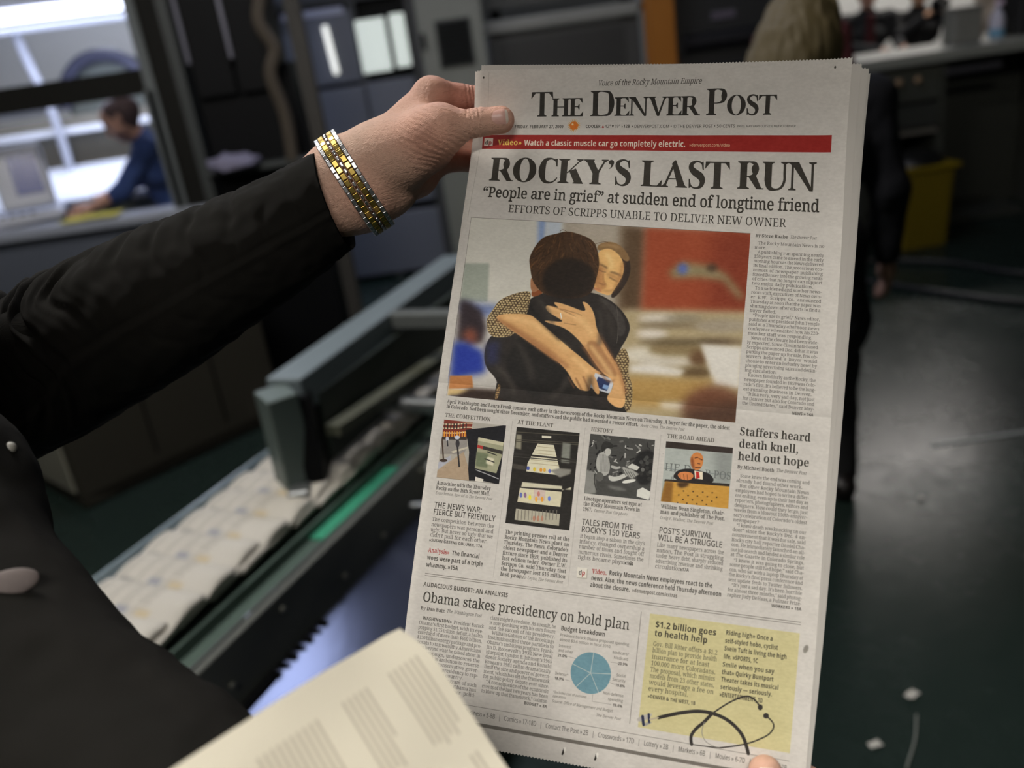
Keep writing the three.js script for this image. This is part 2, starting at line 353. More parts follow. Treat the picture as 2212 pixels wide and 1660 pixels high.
  ["s",24,24,23,1.5609221782551062,1353,3165,1374,3168],
  ["s",37,37,34,1.5626074326649353,1412,3225,1420,3233],
  ["s",201,201,193,0.822751279022564,1642,3120,1619,3140],
  ["s",29,29,28,0.6747951251599039,1359,3160,1356,3178],
  ["s",110,110,105,0.8989966936178788,1542,3116,1531,3128],
  ["s",29,29,28,0.5652734761568167,1397,3049,1417,3061],
  ["s",183,183,176,1.1008530485610244,1284,3082,1275,3123],
  ["s",24,24,23,1.3511713377877796,1546,3103,1546,3118],
  ["s",110,110,105,1.0411325241666742,1482,3313,1487,3330],
  ["s",183,183,176,1.0484376915282092,1373,3158,1342,3182],
  ["s",29,29,28,0.9588481877496873,1275,3110,1257,3130],
  ["s",37,37,34,0.9432582725512291,1390,3120,1362,3125],
  ["s",201,201,193,0.9262199588283857,1709,3188,1741,3189],
  ["s",146,146,140,0.8702485429184522,1490,3295,1454,3309],
  ["s",183,183,176,0.7367618025854632,1596,3244,1603,3263],
  ["s",37,37,34,0.5818186249171977,1665,3237,1628,3248],
  ["s",183,183,176,1.1815003755718176,1751,3277,1758,3292],
  ["s",201,201,193,1.1987087690162204,1633,3078,1645,3083],
  ["s",110,110,105,1.5145981928141172,1552,3232,1569,3231],
  ["s",24,24,23,0.9191930738513593,1285,3300,1270,3318],
  ["s",29,29,28,1.4002721047470348,1362,3039,1359,3054],
  ["s",146,146,140,1.2649696726645194,1550,3244,1574,3248],
  ["s",37,37,34,0.8988266511832096,1324,3199,1352,3209],
  ["s",24,24,23,0.582208140892201,1641,3155,1652,3171],
  ["s",29,29,28,0.7570706533982071,1732,3124,1754,3151],
  ["s",24,24,23,1.3781889399429945,1518,3303,1506,3308],
  ["s",110,110,105,0.5736096582669893,1461,3319,1436,3347],
  ["s",37,37,34,0.6299897363646607,1687,3050,1694,3089],
  ["s",29,29,28,1.0436807516649629,1536,3119,1551,3125],
  ["s",24,24,23,0.8429988543171296,1434,3182,1466,3179],
  ["s",183,183,176,1.0727860493211843,1532,3155,1533,3184],
  ["s",29,29,28,1.1893706135590505,1462,3103,1428,3109],
  ["s",37,37,34,1.3606984473954808,1600,3186,1575,3197],
  ["s",146,146,140,0.9862720447107163,1557,3290,1549,3324],
  ["s",37,37,34,0.9767399571151743,1344,3262,1368,3295],
  ["s",146,146,140,0.9091869720610666,1567,3209,1553,3216],
  ["s",146,146,140,1.210250502301804,1543,3112,1581,3117],
  ["s",37,37,34,0.525488506735461,1701,3090,1715,3105],
  ["s",201,201,193,1.3941852863778597,1291,3322,1298,3333],
  ["s",110,110,105,0.5845879468044421,1305,3084,1274,3090],
  ["s",29,29,28,1.319721846613208,1730,3287,1717,3315],
  ["s",37,37,34,1.469142250410747,1578,3256,1561,3289],
  ["s",29,29,28,0.8592791988771356,1383,3171,1400,3183],
  ["s",201,201,193,1.399240424815111,1587,3305,1596,3326],
  ["s",24,24,23,1.004388580192762,1403,3145,1386,3153],
  ["s",110,110,105,0.671657795179167,1550,3257,1540,3296],
  ["s",183,183,176,0.8434605456984008,1315,3327,1307,3365],
  ["s",29,29,28,1.1639915463008794,1304,3108,1310,3138],
  ["s",24,24,23,0.6796515743262919,1313,3312,1294,3318],
  ["s",146,146,140,0.5203800087929054,1657,3201,1656,3234],
  ["s",29,29,28,0.6339483894235733,1395,3250,1402,3259],
  ["s",37,37,34,0.6895567112003196,1313,3333,1304,3361],
  ["s",29,29,28,1.1159537330324891,1338,3153,1317,3185],
  ["s",146,146,140,0.7365614699480619,1611,3219,1617,3234],
  ["s",110,110,105,0.7816775565320284,1413,3174,1399,3182],
  ["s",201,201,193,0.5681130138441539,1464,3222,1485,3232],
  ["s",183,183,176,0.667764404374374,1737,3070,1726,3073],
  ["s",201,201,193,0.5094743261067122,1355,3284,1364,3291],
  ["s",201,201,193,1.4565161914628186,1710,3151,1696,3171],
  ["s",37,37,34,1.1459497035052613,1606,3212,1576,3234],
  ["s",37,37,34,1.486878578027727,1323,3217,1317,3237],
  ["s",183,183,176,1.3825060071657989,1546,3015,1544,3033],
  ["s",110,110,105,1.4175885892781652,1563,3243,1581,3267],
  ["s",24,24,23,1.1651495289398992,1711,3260,1696,3288],
  ["s",37,37,34,0.547471798568175,1538,3307,1574,3324],
  ["s",183,183,176,0.5784788651021626,1530,3259,1546,3269],
  ["s",183,183,176,1.4776283279758209,1659,3270,1661,3291],
  ["s",24,24,23,1.1844806771718577,1678,3247,1668,3283],
  ["s",24,24,23,0.7344565227316178,1283,3256,1278,3266],
  ["s",37,37,34,0.9273061394349418,1396,3246,1421,3273],
  ["s",110,110,105,1.061690970875392,1548,3014,1574,3017],
  ["s",37,37,34,0.9811422709675839,1517,3179,1500,3210],
  ["s",110,110,105,1.3313617326274114,1338,3030,1367,3058],
  ["s",201,201,193,0.7311818724988923,1470,3205,1455,3223],
  ["s",110,110,105,1.5059540927831774,1391,3046,1405,3060],
  ["s",24,24,23,1.182224443564883,1340,3258,1313,3287],
  ["s",37,37,34,1.049165960704981,1621,3282,1593,3297],
  ["f",29,29,28,0.8,1583,3161,1756,3079,1763,3359,1641,3391],
  ["f",73,73,70,0,1712,3167,1709,3179,1698,3185,1686,3181,1680,3170,1684,3158,1695,3152,1707,3156],
  ["f",49,49,46,0,1745,3189,1742,3201,1731,3207,1719,3204,1713,3193,1717,3181,1728,3175,1740,3178],
  ["f",73,73,70,0,1702,3182,1699,3194,1688,3200,1676,3196,1670,3185,1674,3174,1685,3168,1697,3171],
  ["f",110,110,105,0,1690,3261,1686,3273,1675,3278,1663,3275,1658,3264,1661,3252,1672,3246,1684,3250],
  ["f",49,49,46,0,1679,3291,1676,3303,1665,3309,1653,3305,1647,3294,1651,3282,1662,3276,1674,3280],
  ["f",49,49,46,0,1733,3193,1729,3205,1718,3211,1707,3207,1701,3196,1704,3184,1715,3178,1727,3182],
  ["f",49,49,46,0,1732,3287,1729,3299,1718,3305,1706,3301,1701,3290,1704,3278,1715,3272,1727,3276],
  ["f",73,73,70,0,1719,3208,1715,3220,1704,3226,1693,3222,1687,3211,1691,3199,1701,3193,1713,3197],
  ["f",49,49,46,0,1689,3222,1685,3234,1674,3240,1662,3236,1657,3225,1660,3213,1671,3207,1683,3211],
  ["f",49,49,46,0,1744,3323,1741,3335,1730,3341,1718,3337,1713,3326,1716,3315,1727,3309,1739,3312],
  ["f",73,73,70,0,1673,3205,1670,3217,1659,3223,1647,3219,1641,3208,1645,3196,1656,3190,1668,3194],
  ["f",73,73,70,0,1750,3273,1746,3285,1735,3291,1723,3288,1718,3277,1721,3265,1732,3259,1744,3262],
  ["f",73,73,70,0,1719,3208,1715,3220,1704,3226,1692,3222,1687,3211,1690,3199,1701,3193,1713,3197],
  ["f",49,49,46,0,1722,3245,1718,3257,1707,3263,1696,3260,1690,3249,1693,3237,1704,3231,1716,3234],
  ["b",144,144,138,0.6,1243,3306,1317,3316,1343,3477,1254,3496],
  ["f",183,183,176,0,1317,3207,1347,3157,1394,3171,1418,3214,1429,3268,1424,3323,1384,3346,1327,3306],
  ["s",134,134,128,0.4,1340,3181,1362,3312],
  ["s",134,134,128,0.4,1351,3180,1371,3311],
  ["s",134,134,128,0.4,1362,3179,1380,3310],
  ["s",134,134,128,0.4,1372,3178,1389,3309],
  ["s",134,134,128,0.4,1383,3177,1398,3308],
  ["s",134,134,128,0.4,1394,3176,1407,3307],
  ["s",134,134,128,0.4,1405,3174,1416,3306],
  ["f",195,195,187,0,1376,3131,1421,3127,1426,3168,1405,3190,1382,3181],
  ["f",44,44,41,0,1356,3083,1384,3073,1422,3085,1444,3111,1426,3126,1380,3125,1366,3165,1341,3140],
  ["f",205,205,196,0,1418,3324,1475,3345,1560,3291,1585,3292,1563,3327,1486,3371,1432,3375],
  ["f",183,183,176,0,1429,3250,1485,3262,1502,3251,1512,3268,1478,3283,1436,3276],
  ["p",215,215,205,0,1556,3255,1589,3224,1650,3245,1630,3274],
  ["p",171,171,163,0.4,1512,3259,1594,3269,1651,3299,1601,3341,1544,3311],
  ["s",73,73,70,0.4,1522,3272,1553,3319],
  ["s",73,73,70,0.4,1542,3277,1574,3322],
  ["s",73,73,70,0.4,1563,3282,1594,3325],
  ["s",73,73,70,0.4,1583,3287,1614,3328],
  ["s",73,73,70,0.4,1603,3292,1634,3332],
  ["f",71,71,67,0,1350,3368,1424,3378,1505,3378,1607,3412,1645,3426,1636,3472,1470,3481,1368,3457,1338,3414],
  ["f",112,112,107,0.8,1399,3408,1508,3405,1591,3432,1493,3443],
  ["f",98,98,93,0,1388,3345,1384,3367,1370,3382,1351,3384,1334,3373,1326,3352,1330,3330,1344,3315,1363,3313,1380,3325],
  ["f",232,232,222,0,1522,3367,1583,3343,1636,3337,1620,3361,1542,3383],
  ["p",227,227,217,0,1648,3417,1686,3395,1752,3423,1739,3483,1648,3466],
  ["s",49,49,46,0.6,1319,3334,1317,3408,1345,3450]] },
 podium: { rect: [182.8, 303, 232, 348.2], ink: [
  ["b",181,188,181,0,1778,3022,2342,3010,2353,3490,1812,3497],
  ["b",146,151,146,3,2187,3035,2335,3034,2331,3315,2209,3311],
  ["p",54,44,39,0,1787,3021,2343,3015,2347,3073,1792,3080],
  ["s",117,127,127,0.4,1824,3235,2333,3237],
  ["f",37,34,34,0,1892,3309,1922,3243,1991,3218,2061,3219,2124,3231,2177,3243,2213,3302,2080,3334],
  ["p",244,232,207,0,2053,3229,2115,3232,2120,3289,2063,3287],
  ["p",195,41,34,0,2066,3235,2087,3235,2098,3278,2072,3290],
  ["f",215,137,73,0,2017,3152,2024,3111,2059,3088,2095,3097,2114,3133,2111,3178,2096,3216,2062,3228,2032,3205],
  ["f",146,81,41,0.6,2019,3152,2030,3115,2050,3185,2056,3224,2032,3205],
  ["s",98,54,32,0.7,2050,3135,2071,3128],
  ["s",98,54,32,0.7,2081,3136,2104,3143],
  ["s",98,54,32,0.7,2073,3173,2089,3175],
  ["s",98,54,32,0.7,2060,3206,2095,3202],
  ["p",44,37,32,0,1844,3315,2317,3299,2316,3321,1841,3333],
  ["p",207,156,66,0,1850,3330,2316,3319,2320,3485,1828,3487],
  ["p",146,102,41,0.8,1850,3330,1907,3329,1908,3487,1828,3487],
  ["f",220,137,78,0,1929,3269,1966,3244,2037,3244,2055,3274,2033,3300,2007,3308,1954,3303],
  ["s",146,81,44,0.5,1951,3267,1958,3302],
  ["s",146,81,44,0.5,1977,3264,1986,3305],
  ["s",146,81,44,0.5,2004,3266,2010,3306],
  ["f",73,49,24,0.8,1921,3329,2026,3317,2019,3349,1960,3374],
  ["f",85,59,27,0,1995,3388,1992,3394,1984,3394,1980,3389,1983,3384,1991,3383],
  ["f",85,59,27,0,2065,3384,2062,3390,2054,3391,2050,3386,2053,3380,2061,3379],
  ["f",85,59,27,0,2135,3381,2132,3387,2124,3388,2120,3383,2123,3377,2131,3376],
  ["f",85,59,27,0,2205,3378,2201,3383,2193,3384,2189,3379,2193,3374,2200,3373],
  ["f",85,59,27,0,1963,3420,1960,3426,1952,3427,1947,3422,1951,3416,1959,3415],
  ["f",85,59,27,0,2031,3417,2028,3423,2020,3424,2016,3419,2019,3413,2027,3412],
  ["f",85,59,27,0,2099,3414,2096,3419,2088,3420,2084,3415,2087,3410,2095,3409],
  ["f",85,59,27,0,2171,3410,2167,3416,2159,3417,2155,3412,2159,3406,2166,3405],
  ["f",85,59,27,0,2238,3407,2235,3413,2227,3413,2223,3409,2226,3403,2234,3402],
  ["f",85,59,27,0,1996,3450,1993,3456,1985,3456,1981,3452,1984,3446,1992,3445],
  ["f",85,59,27,0,2065,3446,2062,3452,2054,3453,2050,3448,2053,3442,2061,3441],
  ["f",85,59,27,0,2137,3443,2133,3449,2126,3449,2121,3445,2125,3439,2132,3438],
  ["f",85,59,27,0,2206,3439,2203,3445,2195,3446,2191,3441,2194,3435,2202,3434],
  ["f",85,59,27,0,1959,3478,1956,3484,1948,3485,1944,3480,1947,3474,1955,3473],
  ["f",85,59,27,0,2027,3475,2024,3481,2016,3481,2012,3477,2015,3471,2023,3470],
  ["f",85,59,27,0,2099,3471,2095,3477,2088,3478,2083,3473,2087,3467,2095,3466],
  ["f",85,59,27,0,2168,3468,2165,3473,2157,3474,2153,3469,2156,3464,2164,3463]] },
 scope: { rect: [176, 428, 291, 530], ink: [
  ["s",49,45,41,2.4,1967,5026,2023,5002,2129,4963,2242,4933,2344,4933,2447,4960,2531,5017,2580,5080,2609,5166],
  ["s",49,45,41,1.1,2664,4845,2632,4804,2580,4778,2531,4790,2450,4839,2376,4901,2330,4944],
  ["s",49,45,41,2.2,2330,4944,2293,5000,2240,5051,2209,5100,2205,5136,2216,5170],
  ["s",49,45,41,1,2712,4897,2756,4925,2768,4964,2737,5018,2657,5070,2596,5101,2507,5134,2416,5160],
  ["s",146,142,132,0.5,2289,5004,2273,5060,2290,5114,2329,5150,2388,5162],
  ["s",49,45,41,0.7,2216,5170,2266,5172,2416,5160],
  ["f",49,45,41,0,2679,4840,2677,4853,2669,4862,2657,4864,2648,4858,2643,4846,2645,4833,2654,4824,2665,4822,2675,4829],
  ["f",49,45,41,0,2726,4890,2724,4902,2714,4911,2701,4913,2690,4908,2685,4897,2688,4885,2697,4876,2710,4874,2721,4880],
  ["f",183,178,171,0.2,1804,5070,1848,5029,1924,4999,1915,5026,1874,5062,1846,5077],
  ["f",159,156,151,0.2,1854,5112,1876,5076,1930,5060,1906,5085],
  ["s",41,46,73,2,1853,5036,1866,5092],
  ["s",41,46,73,1.6,1895,5014,1904,5068],
  ["s",183,171,146,1.2,1910,5048,1963,5027]] },
};
// ------------------------------------------------------------------ the front page: paper 300 x 547 mm, all measures in millimetres
const PW = 300, PH = 546.8, FOLD = 273.9, DPM = 6.8;
const INK = '#37332b', RED = '#a0221a', GREY = '#5b564c';
// display capitals with thick stems and fine hairlines, drawn stroke by stroke; unit = cap height
function capital(c, ch, s, h) {                                     // returns the width
  const P = (...p) => { c.beginPath(); c.moveTo(p[0], -p[1]); for (let i = 2; i < p.length; i += 2) c.lineTo(p[i], -p[i + 1]); c.closePath(); c.fill(); };
  const serif = (x, w, y, e = 0.085) => { const d = y ? -1 : 1; c.beginPath(); c.moveTo(x - e, -y); c.lineTo(x + w + e, -y); c.lineTo(x + w + e, -(y + d * h)); c.quadraticCurveTo(x + w, -(y + d * h * 1.3), x + w, -(y + d * 0.11)); c.lineTo(x, -(y + d * 0.11)); c.quadraticCurveTo(x, -(y + d * h * 1.3), x - e, -(y + d * h)); c.closePath(); c.fill(); };
  const stem = (x, w, top = 1, bot = 1) => { P(x, 0.02, x + w, 0.02, x + w, 0.98, x, 0.98); if (bot) serif(x, w, 0); if (top) serif(x, w, 1); };
  const hook = (x, y, dx, dy) => P(x, y, x + dx * 0.03, y, x + dx * 0.05, y + dy * 0.28, x - dx * 0.13, y + dy * 0.03, x - dx * 0.13, y);   // beak at the end of a bar
  const ribbon = (pts) => {                                          // a line of changing thickness: [x, y, t]
    c.beginPath(); const L = [], n = 60, q = (k) => pts[clamp(k, 0, pts.length - 1)];
    for (let i = 0; i <= n; i++) {
      const u = i / n * (pts.length - 1), k = Math.min(Math.floor(u), pts.length - 2), t = u - k, cr = (j) => 0.5 * (2 * q(k)[j] + (q(k + 1)[j] - q(k - 1)[j]) * t + (2 * q(k - 1)[j] - 5 * q(k)[j] + 4 * q(k + 1)[j] - q(k + 2)[j]) * t * t + (3 * q(k)[j] - q(k - 1)[j] - 3 * q(k + 1)[j] + q(k + 2)[j]) * t ** 3);
      L.push([cr(0), cr(1), cr(2)]);
    }
    L.forEach((p, i) => { const a = L[Math.max(i - 1, 0)], b = L[Math.min(i + 1, n)], l = Math.hypot(b[0] - a[0], b[1] - a[1]) || 1; p[3] = -(b[1] - a[1]) / l; p[4] = (b[0] - a[0]) / l; });
    L.forEach((p, i) => (i ? c.lineTo : c.moveTo).call(c, p[0] + p[3] * p[2] / 2, -(p[1] + p[4] * p[2] / 2)));
    for (const p of [...L].reverse()) c.lineTo(p[0] - p[3] * p[2] / 2, -(p[1] - p[4] * p[2] / 2)); c.closePath(); c.fill();
  };
  c.beginPath(); let w = 0.8; const b = s * 1.08;
  if (ch === 'T') { w = 0.8; const m = w / 2 - s / 2; stem(m, s, 0); P(0.03, 1, w - 0.03, 1, w - 0.03, 1 - h * 1.2, 0.03, 1 - h * 1.2); hook(0.03, 1, -1, -1); hook(w - 0.03, 1, 1, -1); }
  if (ch === 'H') { w = 0.92; stem(0.09, s); stem(w - 0.09 - s, s); P(0.09 + s, 0.52 - h / 2, w - 0.09 - s, 0.52 - h / 2, w - 0.09 - s, 0.52 + h / 2, 0.09 + s, 0.52 + h / 2); }
  if (ch === 'E') { w = 0.72; stem(0.09, s); P(0.09 + s, 0, w - 0.05, 0, w - 0.05, h, 0.09 + s, h); P(0.09 + s, 1, w - 0.09, 1, w - 0.09, 1 - h, 0.09 + s, 1 - h); P(0.09 + s, 0.5, 0.52, 0.5, 0.52, 0.5 + h, 0.09 + s, 0.5 + h); hook(w - 0.05, 0, 1, 1); hook(w - 0.09, 1, 1, -1); P(0.49, 0.38, 0.53, 0.38, 0.53, 0.66, 0.49, 0.66, 0.43, 0.52); }
  if (ch === 'L') { w = 0.72; stem(0.09, s); P(0.09 + s, 0, w - 0.04, 0, w - 0.04, h, 0.09 + s, h); hook(w - 0.04, 0, 1, 1); }
  if (ch === 'D') { w = 0.92; stem(0.09, s); ribbon([[0.2, 1 - h / 2, h], [0.45, 1 - h / 2, h * 1.1], [0.7, 0.9, s * 0.6], [0.84 - b / 3, 0.5, b], [0.7, 0.1, s * 0.6], [0.45, h / 2, h * 1.1], [0.2, h / 2, h]]); }
  if (ch === 'P' || ch === 'R') { w = ch === 'P' ? 0.72 : 0.84; stem(0.09, s); ribbon([[0.2, 1 - h / 2, h], [0.4, 1 - h / 2, h], [0.58, 0.92, s * 0.6], [0.66 - b / 4, 0.73, b], [0.57, 0.53, s * 0.6], [0.4, 0.46, h], [0.2, 0.46, h]]); if (ch === 'R') { P(0.36, 0.46, 0.36 + s * 1.15, 0.49, 0.82, 0.05, 0.9, h, 0.9, 0, 0.66, 0); } }
  if (ch === 'N') { w = 0.98; const t = s * 0.34; stem(0.12, t, 0); stem(w - 0.12 - t, t, 1, 0); serif(0.1, 0.02, 1, 0.09); P(0.08, 1, 0.12 + s * 1.05, 1, w - 0.12, -0.02, w - 0.12 - t * 1.5, -0.02); }
  if (ch === 'V') { w = 0.92; const t = s * 0.36; P(0.07, 0.98, 0.07 + s * 1.1, 0.98, 0.5, 0.2, 0.54, -0.02, 0.44, -0.02); P(0.44, -0.02, 0.54, -0.02, w - 0.09, 0.98, w - 0.09 - t, 0.98); serif(0.09, s * 0.9, 1, 0.08); serif(w - 0.09 - t, t, 1, 0.09); }
  if (ch === 'A') { w = 0.94; const t = s * 0.36; P(0.09, 0.02, 0.09 + t, 0.02, 0.5, 0.96, 0.45, 1.02); P(w - 0.09, 0.02, w - 0.09 - s * 1.1, 0.02, 0.36, 0.9, 0.46, 1.03, 0.5, 1.03); P(0.2, 0.3, 0.68, 0.3, 0.68, 0.3 + h, 0.22, 0.3 + h); serif(0.09, t, 0, 0.09); serif(w - 0.11 - s, s, 0, 0.08); }
  if (ch === 'K') { w = 0.94; stem(0.09, s); P(0.3, 0.42, 0.78, 0.98, 0.84, 0.98, 0.36, 0.42); serif(0.74, 0.07, 1, 0.08); P(0.4, 0.5, 0.4 + s * 1.0, 0.62, 0.9, 0.05, 0.9, 0.02, 0.9 - s * 1.25, 0.02); serif(0.9 - s * 1.2, s, 0, 0.07); }
  if (ch === 'Y') { w = 0.9; const m = w / 2 - s / 2; P(m, 0.02, m + s, 0.02, m + s, 0.5, m, 0.5); serif(m, s, 0); P(0.07, 0.98, 0.07 + s * 1.15, 0.98, m + s, 0.48, m, 0.44); P(m + s * 0.6, 0.46, m + s, 0.46, w - 0.1, 0.98, w - 0.16, 0.98); serif(0.08, s, 1, 0.07); serif(w - 0.18, 0.08, 1, 0.08); }
  if (ch === 'U') { w = 0.92; const t = s * 0.36; ribbon([[0.12 + s / 2, 0.98, s], [0.12 + s / 2, 0.6, s], [0.12 + s / 2, 0.3, s], [0.3, 0.06, s * 0.7], [0.5, h / 2 - 0.01, h * 1.6], [0.68, 0.09, t], [w - 0.14, 0.32, t], [w - 0.14, 0.6, t], [w - 0.14, 0.98, t]]); serif(0.12, s, 1); serif(w - 0.14 - t / 2, t, 1, 0.09); }
  if (ch === 'O') { w = 0.96; c.ellipse(w / 2, -0.5, 0.43, 0.525, 0, 0, 7); c.ellipse(w / 2, -0.5, 0.43 - b, 0.485, 0, 7, 0, true); c.fill('evenodd'); return w; }
  if (ch === 'C') { w = 0.82; ribbon([[0.72, 0.74, h], [0.68, 0.9, h * 1.2], [0.5, 1.0, h * 1.6], [0.28, 0.9, s * 0.7], [0.07 + b / 2, 0.5, b], [0.28, 0.1, s * 0.7], [0.5, 0, h * 1.6], [0.68, 0.09, h * 1.2], [0.76, 0.22, h]]); P(0.64, 0.98, 0.74, 1.0, 0.75, 0.68, 0.71, 0.68); }
  if (ch === 'S') { w = 0.64; ribbon([[0.52, 0.72, h], [0.48, 0.92, h * 1.2], [0.32, 1.0, h * 1.5], [0.15, 0.92, s * 0.55], [0.12, 0.76, s * 0.75], [0.24, 0.6, s * 1.05], [0.42, 0.46, s * 1.1], [0.51, 0.28, s * 0.8], [0.46, 0.08, s * 0.55], [0.3, 0, h * 1.5], [0.13, 0.08, h * 1.2], [0.07, 0.3, h]]); P(0.48, 0.98, 0.53, 1.0, 0.55, 0.68, 0.51, 0.68); P(0.05, 0.34, 0.09, 0.34, 0.12, 0.02, 0.06, 0); }
  if (ch === "'") { w = 0.27; c.ellipse(0.12, -0.9, 0.095, 0.095, 0, 0, 7); c.fill(); c.beginPath(); c.moveTo(0.215, -0.9); c.quadraticCurveTo(0.2, -0.7, 0.04, -0.62); c.quadraticCurveTo(0.15, -0.75, 0.1, -0.86); c.closePath(); }
  if (ch === "'") c.fill(); return w;
}
function display(c, word, u, v, w, cap, s, h, small) {              // set a word in display capitals, fitted to width w; small = height of all but the first letter
  const probe = canvasOf(4, 4).getContext('2d'), ws = [...word].map((k, i) => capital(probe, k, s, h) * (small && i ? small * 1.02 : 1)), gap = -0.035, sum = ws.reduce((a, b) => a + b + gap, -gap);
  c.save(); c.translate(u, v); c.scale(w / (sum * cap), 1); let x = 0;
  [...word].forEach((k, i) => { const f = cap * (small && i ? small : 1); c.save(); c.translate(x * cap, 0); c.scale(f * (small && i ? 1.02 : 1), f); capital(c, k, small && i ? s * 1.1 : s, small && i ? h * 1.25 : h); c.restore(); x += ws[i] + gap; });
  c.restore();
}
function word(c, s, u, v, w, size, o = {}) {                        // one line of type with its baseline at v, fitted to width w
  c.save(); c.translate(u, v); const k = 20; c.font = (o.bold ? 'bold ' : '') + size * k + 'px ' + (o.face ?? 'serif'); c.fillStyle = o.ink ?? INK;
  const m = c.measureText(s).width / k || 1, f = w ? w / m : o.wide ?? 0.92; if (o.right) c.translate(-m * f, 0);
  c.transform(f / k, 0, o.italic ? -0.22 / k : 0, 1 / k, 0, 0);
  c.fillText(s, 0, 0); if (o.heavy) { c.strokeStyle = c.fillStyle; c.lineWidth = o.heavy * k; c.strokeText(s, 0, 0); }
  c.restore(); return m * f;
}
function column(c, lines, u, v, w, lead, size, o = {}) {            // justified lines; '>' indents, '|' leaves a line ragged
  lines.forEach((l, i) => {
    let s = l, x = u, ww = w; if (s[0] === '>') { s = s.slice(1); x += 2.6; ww -= 2.6; }
    const ragged = o.ragged || s.endsWith('|'); s = s.replace('|', '');
    const k = 20; c.font = (o.bold ? 'bold ' : '') + size * k + 'px ' + (o.face ?? 'serif'); const f = o.wide ?? 0.9, ws = s.split(' '), len = ws.map((q) => c.measureText(q).width / k * f), tot = len.reduce((a, b) => a + b, 0);
    let sp = ragged ? size * 0.26 : ws.length > 1 ? (ww - tot) / (ws.length - 1) : 0, g = 1; if (!ragged && sp < size * 0.16) { g = (ww - size * 0.16 * (ws.length - 1)) / tot; sp = size * 0.16; } if (ragged && tot + sp * (ws.length - 1) > ww) g = (ww - sp * (ws.length - 1)) / tot;
    ws.forEach((q, j) => { word(c, q, x, v + i * lead, len[j] * g, size, o); x += len[j] * g + sp; });
  });
}
function picture(c, pic, blur = true) {                             // the flat print of one picture
  const [x0, y0, x1, y1] = pic.rect, big = x1 - x0 > 200; c.save(); c.beginPath(); c.rect(x0, y0, x1 - x0, y1 - y0); c.clip();
  for (const [k, red, green, blue, a, ...p] of pic.ink) {
    const ink = `rgb(${red},${green},${blue})`;
    const q = []; for (let i = 0; i < p.length; i += 2) q.push([p[i] / 10, p[i + 1] / 10]);
    c.fillStyle = c.strokeStyle = ink; c.lineCap = c.lineJoin = 'round'; c.filter = k === 'b' && a ? `blur(${(a * DPM * (big ? 1.7 : 0.9)).toFixed(1)}px)` : k !== 's' && a ? `blur(${(a * DPM * 0.9).toFixed(1)}px)` : big && k !== 's' && k !== 'b' ? 'blur(1.6px)' : 'none';
    c.beginPath();
    if (k === 'p' || k === 'b') { q.forEach((t, i) => (i ? c.lineTo(...t) : c.moveTo(...t))); c.closePath(); c.fill(); }
    else if (k === 's' || k === 'g') { if (k === 'g') { c.filter = `blur(${(a * DPM * 0.5).toFixed(1)}px)`; c.globalAlpha = 0.75; } c.lineWidth = a; c.moveTo(...q[0]); if (q.length < 3) c.lineTo(...q[1]); else { for (let i = 1; i < q.length - 1; i++) { const e = i === q.length - 2 ? q[i + 1] : [(q[i][0] + q[i + 1][0]) / 2, (q[i][1] + q[i + 1][1]) / 2]; c.quadraticCurveTo(...q[i], ...e); } } c.stroke(); c.globalAlpha = 1; }
    else {
      const n = q.length, mid = (i) => [(q[i % n][0] + q[(i + 1) % n][0]) / 2, (q[i % n][1] + q[(i + 1) % n][1]) / 2];
      c.moveTo(...mid(n - 1)); for (let i = 0; i < n; i++) c.quadraticCurveTo(...q[i], ...mid(i)); c.closePath(); c.fill();
      const b = q.reduce((m, t) => [Math.min(m[0], t[0]), Math.min(m[1], t[1]), Math.max(m[2], t[0]), Math.max(m[3], t[1])], [1e9, 1e9, -1e9, -1e9]);
      if (k === 'x') { c.save(); c.clip(); c.fillStyle = '#4a3826'; c.fillRect(b[0], b[1], b[2] - b[0], b[3] - b[1]); c.fillStyle = ink; for (let y = b[1], n2 = 0; y < b[3]; y += 1.9, n2++) for (let x = b[0]; x < b[2]; x += 2.5) { c.beginPath(); c.ellipse(x + (n2 % 2) * 1.25 + rr(-0.25, 0.25), y + rr(-0.25, 0.25), 1.05, 0.75, rr(-0.6, 0.6), 0, 7); c.fill(); } c.restore(); }
      if (k === 'h') { c.save(); c.clip(); for (let i = 0; i < 420; i++) { const x = rr(b[0], b[2]), y = rr(b[1] - 4, b[3]), w = (x - (b[0] + b[2]) / 2) * 0.16, top = (y - b[1]) / (b[3] - b[1]), t = rr(0.55, 1.75) * (top < 0.55 ? 1 : 0.7); c.strokeStyle = `rgba(${Math.round(red * t)},${Math.round(green * t)},${Math.round(blue * t)},0.7)`; c.lineWidth = rr(0.25, 0.8); c.beginPath(); c.moveTo(x, y); c.quadraticCurveTo(x + w + rr(-2, 2), y + rr(1, 3), x + w * 1.4 + rr(-2.5, 2.5), y + rr(4, 9)); c.stroke(); } c.restore(); }
    }
  }
  c.filter = 'none'; c.restore();
}
